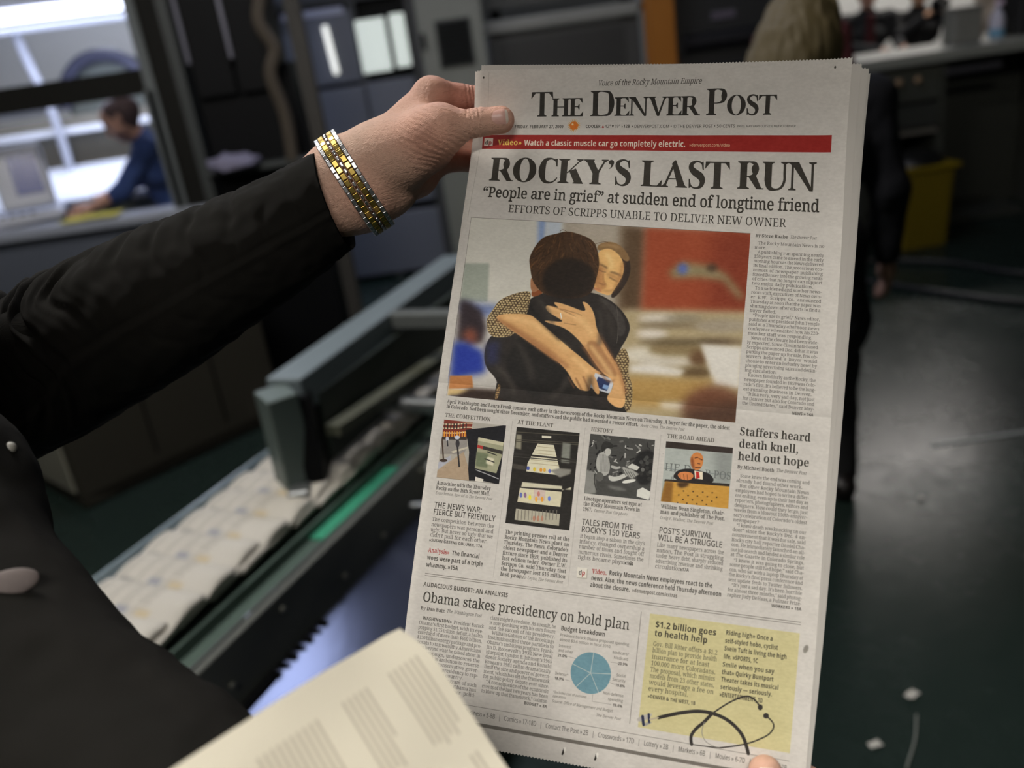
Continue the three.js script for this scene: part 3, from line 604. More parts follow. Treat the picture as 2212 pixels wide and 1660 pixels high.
function pageInk(c) {
  const S = 'sans-serif', rule = (u0, v0, u1, v1, w, k = GREY) => { c.strokeStyle = k; c.lineWidth = w; c.beginPath(); c.moveTo(u0, v0); c.lineTo(u1, v1); c.stroke(); };
  c.fillStyle = INK; for (const [u, v] of [[8, 6.5], [288.2, 6.5]]) { c.beginPath(); c.ellipse(u, v, 0.7, 1.0, 0, 0, 7); c.fill(); }
  rule(12.6, 2, 12.2, 60, 0.18, '#8a8578'); rule(7.6, 70, 5, 134, 0.18, '#8a8578');
  word(c, 'Voice of the Rocky Mountain Empire', 105.7, 15.6, 83.2, 6.2, { italic: true });
  c.fillStyle = '#302d27'; display(c, 'THE', 50.5, 39.8, 43.8, 20.2, 0.185, 0.042, 0.735); display(c, 'DENVER', 100.2, 39.8, 87.5, 20.2, 0.185, 0.042, 0.735); display(c, 'POST', 193.4, 39.9, 53.6, 20.2, 0.185, 0.042, 0.735);
  word(c, 'FRIDAY, FEBRUARY 27, 2009', 36.5, 49.5, 41.7, 3.7, { face: S, bold: true });
  c.fillStyle = '#dc9a30'; for (let i = 0; i < 20; i++) { const a = i / 20 * 6.283; c.beginPath(); c.moveTo(87 + 3.2 * Math.cos(a - 0.13), 47.6 + 3.2 * Math.sin(a - 0.13)); c.lineTo(87 + 5.7 * Math.cos(a), 47.6 + 5.7 * Math.sin(a)); c.lineTo(87 + 3.2 * Math.cos(a + 0.13), 47.6 + 3.2 * Math.sin(a + 0.13)); c.fill(); }
  c.fillStyle = '#e07a22'; c.beginPath(); c.ellipse(87, 47.6, 3.5, 3.5, 0, 0, 7); c.fill(); c.fillStyle = '#f3d9a0'; c.beginPath(); c.ellipse(85.8, 46.4, 0.9, 0.9, 0, 0, 7); c.fill();
  word(c, 'COOLER', 96.8, 49.4, 12.4, 3.5, { face: S, bold: true }); c.fillStyle = RED; c.beginPath(); c.moveTo(110.2, 49.4); c.lineTo(112.2, 49.4); c.lineTo(111.2, 47.2); c.fill();
  word(c, '42°', 112.6, 49.4, 5.4, 3.5, { face: S }); c.fillStyle = INK; c.beginPath(); c.moveTo(118.4, 47.4); c.lineTo(120.2, 47.4); c.lineTo(119.3, 49.4); c.fill();
  word(c, '19° »', 120.8, 49.4, 7, 3.5, { face: S }); word(c, '12B', 128, 49.4, 5.4, 3.5, { face: S, bold: true }); word(c, '• DENVERPOST.COM • © THE DENVER POST • 50 CENTS', 134.6, 49.5, 81.8, 3.6, { face: S }); word(c, 'PRICE MAY VARY OUTSIDE METRO DENVER', 217.9, 49.4, 44.4, 2.3, { face: S });
  word(c, '★', 278.2, 49.4, 2.6, 3, { face: S });
  c.fillStyle = RED; c.fillRect(9.4, 55.6, 279.8, 12.9);
  c.fillStyle = '#efe9dc'; c.fillRect(10.9, 58.4, 7.6, 7.4); word(c, 'd', 11.6, 64.4, 3, 5.6, { face: S, bold: true }); word(c, 'p', 14.6, 64.4, 3, 5.6, { face: S, bold: true, ink: RED });
  word(c, 'Video»', 22.7, 64.9, 21, 7, { bold: true, ink: '#efd667' }); word(c, 'Watch a classic muscle car go completely electric.', 45.7, 65.2, 132.9, 7, { face: S, bold: true, ink: '#efe6d2' }); word(c, '»denverpost.com/video', 181.5, 64.7, 31.8, 3.6, { face: S, ink: '#e6cfa6' });
  c.fillStyle = INK; display(c, "ROCKY'S", 18.6, 98.5, 118.6, 21.8, 0.232, 0.044); display(c, 'LAST', 144.4, 98.5, 69.2, 21.8, 0.232, 0.044); display(c, 'RUN', 220, 97.8, 60, 21.8, 0.232, 0.044);
  word(c, '“People are in grief” at sudden end of longtime friend', 14.6, 113.8, 268, 13.2, { heavy: 0.42 });
  word(c, 'EFFORTS OF SCRIPPS UNABLE TO DELIVER NEW OWNER', 38, 126.8, 220.4, 9.4);
  picture(c, PRINT.main); rule(7.9, 133.2, 232.2, 133.2, 0.3, '#6b665c'); rule(7.9, 133.2, 8.9, 284, 0.25, '#6b665c');
  word(c, 'April Washington and Laura Frank console each other in the newsroom of the Rocky Mountain News on Thursday. A buyer for the paper, the oldest', 10, 290, 218.6, 3.9, { bold: true });
  word(c, 'in Colorado, had been sought since December, and staffers and the public had mounted a rescue effort.', 10, 293.9, 151, 3.9, { bold: true }); word(c, 'Andy Cross, The Denver Post', 162.5, 293.9, 33, 3, { italic: true, ink: GREY });
  // the long column on the right
  word(c, 'By Steve Raabe', 236, 135.8, 24.6, 3.7, { bold: true }); word(c, 'The Denver Post', 262, 135.6, 19.6, 3.5, { italic: true });
  column(c, ['>The Rocky Mountain News is no', 'more.|', '>A publishing run spanning nearly', '150 years came to an end in the early', 'morning hours as the News delivered', 'its final edition. The precarious eco-', 'nomics of newspaper publishing', 'forced Denver into the growing ranks', 'of cities that no longer can support', 'two major daily publications.|', '>To a saddened and somber news-', 'room staff, executives of News own-', 'er E.W. Scripps Co. announced', 'Thursday at noon that the paper was', 'shutting down after efforts to find a', 'buyer failed.|', '>“People are in grief,” News editor,', 'publisher and president John Temple', 'said at a Thursday afternoon news', 'conference when asked how his 220-', 'member staff was responding.|', '>News of the closure had been wide-', 'ly expected. Since Cincinnati-based', 'Scripps announced Dec. 4 that it was', 'putting the paper up for sale, few ob-', 'servers believed a buyer would', 'choose to enter an industry beset by', 'plunging advertising sales and declin-', 'ing circulation.|', '>Known familiarly as the Rocky, the', 'newspaper founded in 1859 was Colo-', 'rado’s first. It’s believed to be the long-', 'est-running business in Denver.|', '>“It is a very, very sad day, not just', 'for Denver but also for Colorado and', 'the United States,” said Denver May-'], 236, 141.8, 51.8, 3.66, 3.6);
  word(c, 'NEWS » 14A', 287.6, 274, 15.2, 3.1, { face: S, bold: true, right: true });
  ['Staffers heard', 'death knell,', 'held out hope'].forEach((s, i) => word(c, s, 236, 293 + i * 9.3, [50.8, 43, 51][i], 8.6, { bold: true }));
  word(c, 'By Michael Booth', 236.1, 318, 26.6, 3.6, { bold: true }); word(c, 'The Denver Post', 264, 317.6, 21.4, 3.4, { italic: true });
  column(c, ['>Some knew the end was coming and', 'already had found other work.|', '>But other Rocky Mountain News', 'employees had hoped to write a differ-', 'ent ending, even up to their last day as', 'reporters, photographers, editors and', 'designers. How could they let go, just', 'weeks from a blowout 150th-anniver-', 'sary celebration of Colorado’s oldest', 'newspaper?|', '>“I knew death was knocking on our', 'door” since the Rocky’s Dec. 4 an-', 'nouncement that it was for sale, said', 'Rocky city hall reporter Daniel Cha-', 'con. He immediately launched an all-', 'out job search and landed a similar role', 'at The Gazette in Colorado Springs.|', '>“I knew it was going to close, but', 'some people still had hope,” said Cha-', 'con, who sat with a laptop Thursday at', 'the Rocky’s final press conference and', 'sent update feeds to Twitter followers.|', '>“It’s just a sad day. It’s been horrible', 'for almost three months,” said photog-', 'rapher Judy DeHaas, a Pulitzer Prize-'], 236.2, 324.4, 52, 3.61, 3.55);
  word(c, 'WORKERS » 15A', 288.5, 414.6, 20.8, 3, { face: S, bold: true, right: true });
  // four pictures with captions
  const T = { wide: 0.94, ragged: true, bold: true }, I = { italic: true, ink: GREY };
  word(c, 'THE COMPETITION', 9.9, 301, 36.6, 4.3, { bold: true, ink: GREY }); picture(c, PRINT.street); rule(9.6, 348.8, 59.4, 348.8, 0.2);
  word(c, 'A machine with the Thursday', 10.4, 354.3, 43, 3.9, { bold: true }); word(c, 'Rocky on the 16th Street Mall.', 10.4, 358.3, 43, 3.9, { bold: true }); word(c, 'Evan Semon, Special to The Denver Post', 10.4, 361.8, 45, 3, I);
  word(c, 'THE NEWS WAR:', 10.8, 372.2, 38, 6, { face: S, heavy: 0.12 }); word(c, 'FIERCE BUT FRIENDLY', 10.8, 377.4, 49, 6, { face: S, heavy: 0.12 });
  column(c, ['The competition between the', 'newspapers was personal and', 'ugly. But never so ugly that we', 'didn’t pull for each other.'], 10.6, 382.5, 49, 4, 4.1, { ragged: true }); word(c, '»SUSAN GREENE COLUMN, 17A', 10.4, 398.4, 42, 3.2, { face: S, bold: true });
  word(c, 'Analysis»', 10.7, 406.6, 17, 4.8, { bold: true, ink: RED }); word(c, 'The financial', 29.6, 406.6, 21.6, 4.6, { face: S, bold: true }); word(c, 'woes were part of a triple', 10.7, 412.2, 44, 4.6, { face: S, bold: true }); word(c, 'whammy. »15A', 10.7, 417.6, 25, 4.6, { face: S, bold: true });
  for (const u of [64, 121, 178.6]) { c.setLineDash([0.4, 0.5]); rule(u, 299, u - 0.4, u > 170 ? 398 : 419, 0.2); c.setLineDash([]); }
  word(c, 'AT THE PLANT', 68.1, 301, 28, 4.3, { bold: true, ink: GREY }); picture(c, PRINT.press);
  column(c, ['The printing presses roll at the', 'Rocky Mountain News plant on', 'Thursday. The News, Colorado’s', 'oldest newspaper and a Denver', 'fixture since 1859, published its', 'last edition today. Owner E.W.', 'Scripps Co. said Thursday that', 'the newspaper lost $16 million', 'last year.'], 68.6, 385.6, 49.5, 3.96, 4, T); word(c, 'John Leyba, The Denver Post', 83.5, 417.3, 33, 3, I);
  word(c, 'HISTORY', 125.5, 301, 17, 4.3, { bold: true, ink: GREY }); picture(c, PRINT.linotype);
  word(c, 'Linotype operators set type at', 125.7, 353.8, 43.5, 3.9, { bold: true }); word(c, 'the Rocky Mountain News in', 125.7, 357.8, 42.5, 3.9, { bold: true }); word(c, '1967.', 125.7, 361.7, 7, 3.9, { bold: true }); word(c, 'Denver Post file photo', 134, 361.7, 25, 3.1, I);
  word(c, 'TALES FROM THE', 126.1, 372, 38.2, 6, { face: S, heavy: 0.12 }); word(c, 'ROCKY’S 150 YEARS', 126.1, 377.4, 44, 6, { face: S, heavy: 0.12 });
  column(c, ['It began atop a saloon in the city’s', 'infancy, changed ownership a', 'number of times and fought off', 'numerous rivals. Sometimes the', 'fights became physical.'], 125.7, 382, 48.5, 3.9, 4.1, { ragged: true }); word(c, '»16A', 160.5, 397.6, 6.6, 3.4, { face: S, bold: true });
  word(c, 'THE ROAD AHEAD', 183.2, 300.4, 35, 4.3, { bold: true, ink: GREY }); picture(c, PRINT.podium);
  c.save(); c.beginPath(); c.rect(182.8, 303, 49.2, 45); c.clip(); c.fillStyle = '#6d726e'; const ghost = { ink: '#6d726e' }; word(c, 'HE D', 183.2, 325, 20, 8, ghost); word(c, 'R POS', 213, 327, 19.6, 8, ghost); word(c, 'a', 188.5, 332, 3, 5, ghost); word(c, 'a d', 224.5, 334, 6, 4.6, ghost); c.restore();
  picture(c, { rect: PRINT.podium.rect, ink: PRINT.podium.ink.slice(4) });
  word(c, 'William Dean Singleton, chair-', 183.2, 353.3, 46.5, 3.9, { bold: true }); word(c, 'man and publisher of The Post.', 183.2, 357.3, 47, 3.9, { bold: true }); word(c, 'Craig F. Walker, The Denver Post', 183, 361.2, 39, 3, I);
  word(c, 'POST’S SURVIVAL', 183.4, 371.4, 38.6, 6, { face: S, heavy: 0.12 }); word(c, 'WILL BE A STRUGGLE', 183.4, 377, 46.6, 6, { face: S, heavy: 0.12 });
  column(c, ['Like many newspapers across the', 'nation, The Post is struggling', 'under heavy debt, sharply reduced', 'advertising revenue and shrinking', 'circulation.'], 183, 381.7, 48.5, 3.9, 4.1, { ragged: true }); word(c, '»17A', 201, 397.2, 6.6, 3.4, { face: S, bold: true });
  c.fillStyle = '#bdb8aa'; c.fillRect(126.9, 404.3, 7.4, 7.4); c.fillStyle = '#e6e2d6'; c.fillRect(126.3, 403.7, 7.2, 7.2); word(c, 'd', 127.4, 409.2, 2.6, 5, { face: S, bold: true }); word(c, 'p', 129.9, 409.2, 2.6, 5, { face: S, bold: true, ink: RED });
  word(c, 'Video.', 137.4, 407, 11, 4.8, { bold: true, ink: RED }); word(c, 'Rocky Mountain News employees react to the', 150, 406.6, 75.4, 4.6, { face: S, bold: true }); word(c, 'news. Also, the news conference held Thursday afternoon', 137.2, 411.8, 95, 4.6, { face: S, bold: true }); word(c, 'about the closure.', 137, 416.9, 29.5, 4.6, { face: S, bold: true }); word(c, '»denverpost.com/extras', 168, 416.7, 33, 3.8, { face: S, bold: true, ink: GREY });
  rule(10.7, 422.8, 288.8, 422.8, 0.35); rule(10.7, 424.4, 288.8, 424.4, 0.35);
  // foot of the page
  word(c, 'AUDACIOUS BUDGET: AN ANALYSIS', 10.6, 432.8, 66, 4.7, { face: S, bold: true, ink: '#4a463d' });
  word(c, 'Obama stakes presidency on bold plan', 11.2, 444.2, 157.8, 10.6, { heavy: 0.18 });
  word(c, 'By Dan Balz', 10.6, 450.6, 19, 3.7, { bold: true }); word(c, 'The Washington Post', 31, 450.2, 27.4, 3.6, { italic: true });
  word(c, 'WASHINGTON»', 13.2, 458, 23, 3.3, { face: S, bold: true }); word(c, 'President Barack', 37.6, 458, 23.6, 3.8);
  column(c, ['Obama’s first budget, with its eye-', 'popping $1.75 trillion deficit, a health', 'care fund of more than $600 billion,', '$150 billion energy package and pro-', 'posals to tax wealthy Americans', 'even beyond what he talked about in', 'the campaign, underscores the', 'scope of his ambition to reverse', 'decades of conservative gover-', 'nance, use his presidency to rap-', 'idly change the country.|', '>In offering a program of such', 'size and complexity, Obama has', 'have done what other politi-'], 10.6, 461.8, 50.4, 3.72, 3.75);
  column(c, ['cians might have done. As a result, he', 'is now gambling with his own future', 'and the success of his presidency.|', '>William Galston of the Brookings', 'Institution cited three parallels to', 'Obama’s ambitious program: Frank-', 'lin D. Roosevelt’s 1932 New Deal', 'blueprint, Lyndon B. Johnson’s 1965', 'Great Society agenda and Ronald', 'Reagan’s 1981 call to dramatically', 'limit the size and power of govern-', 'ment, which has set the framework', 'for public-policy debate ever since.|', '>“A consequence of the economic', 'events of the last two years has been', 'to blow up that framework,” Galston'], 65, 450.6, 50.4, 3.68, 3.75);
  word(c, 'BUDGET » 8A', 115.5, 509.4, 17.4, 3.2, { face: S, bold: true, right: true });
  word(c, 'Budget breakdown', 119, 451.4, 33, 4.6, { face: S, bold: true }); word(c, 'President Barack Obama proposed spending', 119, 455.6, 51, 3, { face: S, ink: GREY }); word(c, 'almost $3.6 trillion in fiscal 2010.', 119, 459, 38.4, 3, { face: S, ink: GREY });
  c.fillStyle = '#6f98a4'; c.beginPath(); c.ellipse(144.6, 479, 14.8, 15, 0, 0, 7); c.fill(); c.strokeStyle = '#b9c3be'; c.lineWidth = 0.5; for (const a of [-88, -6, 60, 130, 198]) { const t = a * Math.PI / 180; c.beginPath(); c.moveTo(144.6, 479); c.lineTo(144.6 + 14.8 * Math.cos(t), 479 + 15 * Math.sin(t)); c.stroke(); }
  const N = { face: S, ink: GREY }, Bn = { face: S, bold: true }, Nr = { face: S, ink: GREY, right: true }, Br = { face: S, bold: true, right: true };
  word(c, 'Interest', 119, 463.6, 9, 3, N); word(c, 'and other', 119, 467, 11, 3, N); word(c, '21.0%', 119, 470.6, 7, 3, Bn); word(c, 'Defense*', 118.6, 484, 10, 3, N); word(c, '18.9%', 118.6, 487.6, 7, 3, Bn);
  word(c, 'Medicare/', 170.6, 462.6, 12, 3, Nr); word(c, 'Medicaid', 170.6, 466.2, 10.6, 3, Nr); word(c, '20.9%', 170.6, 470, 7, 3, Br); word(c, 'Social', 170.4, 478.4, 7, 3, Nr); word(c, 'Security', 170.4, 482, 9.6, 3, Nr); word(c, '19.6%', 170.4, 485.6, 7, 3, Br); word(c, 'Non-defense', 170.2, 492.6, 15, 3, Nr); word(c, 'spending', 170.2, 496.2, 11, 3, Nr); word(c, '19.6%', 170.2, 500, 7, 3, Br);
  rule(127, 469.6, 132.5, 470.2, 0.15); rule(126.6, 486.6, 130.4, 487, 0.15); rule(158, 469, 164, 469, 0.15); rule(159, 483.6, 163, 484.4, 0.15); rule(148, 494, 148, 499, 0.15); rule(148, 499, 162, 499, 0.15);
  word(c, '*Includes cost of overseas', 118.6, 497.6, 25, 2.6, { ...N, italic: true }); word(c, 'operations', 118.6, 500.6, 10, 2.6, { ...N, italic: true }); word(c, 'Source: Office of Management and Budget', 118.6, 504.4, 45, 2.8, { ...N, italic: true }); word(c, 'The Denver Post', 170, 509, 18, 2.8, { ...Nr, italic: true });
  rule(176.3, 430, 176.7, 510.4, 0.3);
  c.fillStyle = '#cfc795'; c.fillRect(182.8, 430.4, 105.8, 81.2);
  word(c, '$1.2 billion goes', 187.3, 439.8, 43.8, 6.4, { face: S, bold: true }); word(c, 'to health help', 187.3, 446, 38, 6.4, { face: S, bold: true });
  column(c, ['Gov. Bill Ritter offers a $1.2', 'billion plan to provide health', 'insurance for at least', '100,000 more Coloradans.', 'The proposal, which mimics', 'models from 23 other states,', 'would leverage a fee on', 'every hospital.'], 187.2, 453, 46, 4.55, 4.5, { ragged: true }); word(c, '»DENVER & THE WEST, 1B', 187.4, 490, 34, 3.4, { face: S, bold: true });
  const Q = { face: S, bold: true }; [['Riding high» Once a', 33], ['self-styled hobo, cyclist', 37], ['Svein Tuft is living the high', 43.5], ['life. »SPORTS, 1C', 24]].forEach(([s, w], i) => word(c, s, 237.6, 438.2 + i * 5.5, w, 4.4, Q));
  [['Smile when you say', 36], ['that» Quirky Buntport', 36], ['Theater takes its musical', 40], ['seriously — seriously.', 36], ['»ENTERTAINMENT, 1D', 30]].forEach(([s, w], i) => word(c, s, 237.4, 460.4 + i * 5.2, w, 4.4, Q));
  picture(c, PRINT.scope);
  rule(9, 517, 288.8, 517, 0.3); word(c, 'INSIDE', 28, 523.8, 18.6, 4.4, { face: S, bold: true, ink: RED }); word(c, 'Business » 5-8B   |   Comics » 17-18D   |   Contact The Post » 2B   |   Crosswords » 17D   |   Lottery » 2B   |   Markets » 6B   |   Movies » 6-7D   |   Weather » 12B', 54.6, 523.6, 233, 4.8, { face: S });
  c.fillStyle = '#77726a'; c.fillRect(8, 528.6, 281, 2.6);
  for (const [u, v] of [[60.8, 538.1], [130.5, 538.4], [154.5, 538.2]]) { c.fillStyle = '#efece4'; c.beginPath(); c.ellipse(u + 0.8, v - 1.2, 1.1, 2.4, 0.3, 0, 7); c.fill(); c.fillStyle = '#2c2822'; c.beginPath(); c.moveTo(u - 0.9, v + 2.2); c.lineTo(u + 0.1, v - 2.6); c.lineTo(u + 1, v + 0.6); c.lineTo(u + 0.2, v + 2.6); c.fill(); }
  c.fillStyle = '#8b877d'; c.filter = 'blur(2px)'; c.beginPath(); c.ellipse(293.5, 440.5, 1.6, 3, 0.3, 0, 7); c.fill(); c.filter = 'none';
}
function pageHalf(v0, v1, size) {
  const w = Math.round(PW * DPM), h = Math.round((v1 - v0) * DPM), cv = canvasOf(w, h), c = cv.getContext('2d');
  c.fillStyle = '#d4d0c8'; c.fillRect(0, 0, w, h); c.save(); c.scale(DPM, DPM); c.translate(0, -v0); seed = 11; pageInk(c); c.restore();
  const im = c.getImageData(0, 0, w, h), d = im.data;                // fibre and flecks of newsprint, the screen of the print
  for (let y = 0; y < h; y++) for (let x = 0; x < w; x++) {
    const i = (y * w + x) * 4, n = (rnd() - 0.5) * 11 + 7 * N3(x * 0.05, y * 0.09) + 5 * N3(x * 0.011, y * 0.013, 3.3); d[i] += n; d[i + 1] += n; d[i + 2] += n;
  }
  c.putImageData(im, 0, 0);
  for (let i = 0; i < 160; i++) { c.fillStyle = 'rgba(70,62,50,' + rr(0.1, 0.35) + ')'; c.beginPath(); c.ellipse(rr(0, w), rr(0, h), rr(0.6, 2), rr(0.6, 2.4), rr(0, 3), 0, 7); c.fill(); }
  const t = texture(cv); t.wrapS = t.wrapT = THREE.ClampToEdgeWrapping; return t;
}
// ------------------------------------------------------------------ the hall: floor, walls, ceiling
const scuff = grain(512, 512, (x, y) => { const p = 6.283; return 0.6 * N3(Math.cos(x * p) * 2 + 9, Math.sin(x * p) * 2, Math.cos(y * p) * 2 + Math.sin(y * p) * 3) + 0.5 * N3(x * 40, y * 40, 2.2) + 0.25 * (rnd() - 0.5); }, 128, 70);
const floorGloss = grain(512, 512, (x, y) => 0.8 * N3(x * 9, y * 9, 4.4) + 0.7 * N3(x * 34, y * 34, 8.1) + 0.3 * (rnd() - 0.5), 92, 18);
const uvPlane = (w, d, k = 1) => { const g = new THREE.PlaneGeometry(w, d).rotateX(-Math.PI / 2), u = g.attributes.uv; for (let i = 0; i < u.count; i++) u.setXY(i, u.getX(i) * w * k, u.getY(i) * d * k); return g; };
const floorMat = new THREE.MeshPhysicalMaterial({ color: srgb(31, 42, 38), roughness: 0.72, roughnessMap: floorGloss, bumpMap: scuff, bumpScale: 0.0006, specularIntensity: 0.32 });
{
  const g = box(16, 0.3, 17, 1, -0.15, -3.9), p = g.attributes.position, u = g.attributes.uv; for (let i = 0; i < p.count; i++) u.setXY(i, p.getX(i) * 0.5, p.getZ(i) * 0.5);
  structure('floor', g, floorMat, 'glossy dark green painted concrete floor', 'floor');
}
const wallDark = mat(srgb(74, 76, 74), 0.85, { bumpMap: scuff, bumpScale: 0.001 }), wallPale = mat(srgb(206, 206, 200), 0.9);
structure('ceiling', box(16, 0.2, 17, 1, 4.75, -3.9), mat(srgb(120, 120, 116), 0.95), 'dim grey hall ceiling', 'ceiling');
structure('wall_back', box(16, 4.95, 0.3, 1, 2.3, -12.4), wallDark, 'dark grey far wall of the hall', 'wall');
structure('wall_front', box(16, 4.95, 0.3, 1, 2.3, 4.6), wallDark, 'grey wall behind the viewer', 'wall');
structure('wall_left', box(0.3, 4.95, 17, -7, 2.3, -3.9), wallDark, 'grey wall at the left end of the hall', 'wall');
structure('wall_right', box(0.3, 4.95, 17, 9, 2.3, -3.9), wallDark, 'grey wall at the right end of the hall', 'wall');

const steelGrey = mat(0xb8bab8, 0.5);
// fluorescent ceiling lights: tray, two tubes and the light they give
function ceilingLight(x, y, z, w, d, power, label, colour = LAMP.colour, group = 'fluorescent ceiling lights') {
  const o = thing('ceiling_light', label, 'light', V3(x, y, z), 0, group), steel = mat(0xb8bab8, 0.5);
  part('tray', [box(w, 0.06, d, 0, 0.08, 0, 0.01), box(w, 0.05, 0.02, 0, 0.03, d / 2 - 0.01), box(w, 0.05, 0.02, 0, 0.03, -d / 2 + 0.01)], steel, o);
  const glow = mat(0xffffff, 0.5, { emissive: colour, emissiveIntensity: power * 1.1 });
  const n = Math.max(2, Math.round(d / 0.16)); for (let i = 0; i < n; i++) part('tube', new THREE.CylinderGeometry(0.019, 0.019, w * 0.94, 12).rotateZ(Math.PI / 2).translate(0, 0.028, -d / 2 + d * (i + 0.5) / n), glow, o);
  for (const s of [-1, 1]) part('hanger', box(0.012, 4.66 - y - 0.1, 0.012, s * w * 0.35, (4.66 - y + 0.1) / 2, 0), steel, o);
  const l = new THREE.RectAreaLight(colour, power, w * 0.94, d * 0.9); l.position.set(x, y - 0.012, z); l.lookAt(x, 0, z); scene.add(l);
  return o;
}
ceilingLight(-0.4, 3.9, 1.9, 1.6, 1.0, LAMP.near, 'wide fluorescent ceiling light behind the viewer');
{ // an added duct hung unseen to shade the head of the newspaper
  const o = thing('added_light_blocker', 'added unseen duct hanging overhead behind the viewer', 'shade_box', V3(0.4, 3.1, 0.72)), m = mat(srgb(140, 142, 142), 0.5, { metalness: 0.3 });
  part('shade_box', box(7, 0.36, 0.36, 0, 0, 0, 0.01), m, o); for (const x of [-2.6, -1.3, 0, 1.3, 2.6]) part('flange', box(0.03, 0.4, 0.4, x, 0, 0), m, o); for (const x of [-2, 2]) part('hanger', box(0.012, 1.4, 0.012, x, 0.87, 0), steelGrey, o);
}
ceilingLight(-2.9, 4.3, -8.2, 1.5, 1.7, LAMP.room, 'large cool ceiling light panel over the glazed control room', LAMP.cool);
ceilingLight(-1.2, 3.5, -1.7, 1.5, 0.3, LAMP.belt, 'fluorescent ceiling light over the near end of the conveyor');
ceilingLight(0.15, 4.2, -4.15, 1.1, 1.1, LAMP.press, 'wide cool ceiling light over the conveyor', LAMP.cool);
ceilingLight(1.6, 4.2, -8.6, 1.5, 0.3, LAMP.hall, 'fluorescent ceiling light over the orange column');
ceilingLight(4.0, 3.3, -8.1, 1.5, 0.3, LAMP.back, 'fluorescent ceiling light in front of the white board');
// ------------------------------------------------------------------ control room seen through its windows, far left
const zL = -4.7, paintGrey = mat(srgb(112, 118, 126), 0.5), frameDark = new THREE.MeshPhysicalMaterial({ color: srgb(24, 24, 22), roughness: 0.65, specularIntensity: 0.3 }), steelDark = mat(srgb(52, 56, 56), 0.5), black = new THREE.MeshPhysicalMaterial({ color: srgb(13, 14, 16), roughness: 0.55, specularIntensity: 0.25 }), glassPane = new THREE.MeshPhysicalMaterial({ color: 0xffffff, roughness: 0.02, transmission: 1, thickness: 0, ior: 1.45 });
structure('wall_control_room', [box(3.6, 0.93, 0.12, -3.25, 0.465, zL), box(3.6, 0.12, 0.12, -3.25, 3.0, zL)], mat(srgb(88, 94, 106), 0.55), 'blue-grey panelled wall below the control room windows', 'wall');
structure('trim_1', [box(3.7, 0.05, 0.2, -3.25, 0.96, zL + 0.02, 0.012)], mat(srgb(150, 156, 168), 0.35), 'pale grey sill along the control room windows', 'sill');
structure('trim_2', [box(3.66, 0.12, 0.15, -3.25, 1.605, zL)], frameDark, 'thick black rail between the upper and lower control room windows', 'rail');
structure('trim_3', [box(0.16, 3.06, 0.16, -1.43, 1.53, zL)], frameDark, 'black corner post of the control room', 'post');
structure('trim_4', [box(0.05, 2.02, 0.14, -1.54, 1.99, zL + 0.01), box(0.05, 0.58, 0.14, -1.56, 1.27, zL + 0.01)], mat(srgb(96, 102, 104), 0.5), 'grey window stile beside the black corner post', 'window frame');
[['window_1', 2.34, 1.36, 'upper pane of the control room window'], ['window_2', 1.265, 0.57, 'lower pane of the control room window']].forEach(([n, y, h, l]) => structure(n, box(3.4, h, 0.006, -3.3, y, zL), glassPane, l, 'window'));
structure('wall_control_room_back', box(5.4, 4.4, 0.1, -4.1, 2.2, -10.2), wallPale, 'pale back wall of the control room', 'wall');
{ // lit canopy over the inspection desk
  const o = thing('light_canopy', 'bright white fluorescent canopy over the inspection desk behind the window', 'light', V3(-2.42, 1.98, -5.95), 0.3);
  const shell = mat(srgb(170, 174, 184), 0.4); part('hood', [box(1.3, 0.05, 0.62, 0, 0.12, 0, 0.015), box(1.3, 0.1, 0.03, 0, 0.06, 0.3, 0.01), box(1.3, 0.1, 0.03, 0, 0.06, -0.3, 0.01)], shell, o);
  const glow = mat(0xffffff, 0.4, { emissive: LAMP.cool, emissiveIntensity: 5.5 }); for (let i = 0; i < 5; i++) part('tube', new THREE.CylinderGeometry(0.03, 0.03, 1.24, 14).rotateZ(Math.PI / 2).translate(0, 0.07, -0.22 + i * 0.11), glow, o);
  part('front_diffuser', box(1.28, 0.075, 0.012, 0, 0.07, 0.322, 0.004), mat(0xffffff, 0.5, { emissive: LAMP.cool, emissiveIntensity: 4 }), o);
  part('support_arm', tube([V3(-0.3, 0.1, -0.3), V3(-0.3, -0.1, -0.45), V3(-0.25, -0.5, -0.5), V3(-0.25, -1.05, -0.5)], 0.03), shell, o);
  part('support_arm', tube([V3(0.45, 0.1, -0.3), V3(0.45, -0.1, -0.45), V3(0.4, -0.5, -0.5), V3(0.4, -1.05, -0.5)], 0.03), shell, o);
  const l = new THREE.RectAreaLight(LAMP.cool, 7, 1.2, 0.5); l.position.set(-2.42, 2.0, -5.95); l.rotation.set(-Math.PI / 2, 0, 0.3); scene.add(l);
}
{ // the desk
  const o = thing('inspection_desk', 'white topped inspection desk in the control room beside the worker', 'desk', V3(-2.86, 0, -6.0), 0.08), w = mat(srgb(222, 226, 232), 0.4), g = mat(srgb(96, 102, 96), 0.6);
  part('worktop', new RoundedBoxGeometry(1.7, 0.05, 0.95, 2, 0.012).rotateX(0.14).translate(0, 1.04, 0), w, o); part('cabinet', box(1.6, 0.92, 0.8, 0, 0.46, -0.02, 0.01), g, o); part('rear_shelf', box(1.7, 0.04, 0.25, 0, 1.36, -0.55, 0.008), w, o); part('rear_panel', box(1.7, 0.5, 0.03, 0, 1.2, -0.62), mat(srgb(120, 116, 104), 0.6), o);
}
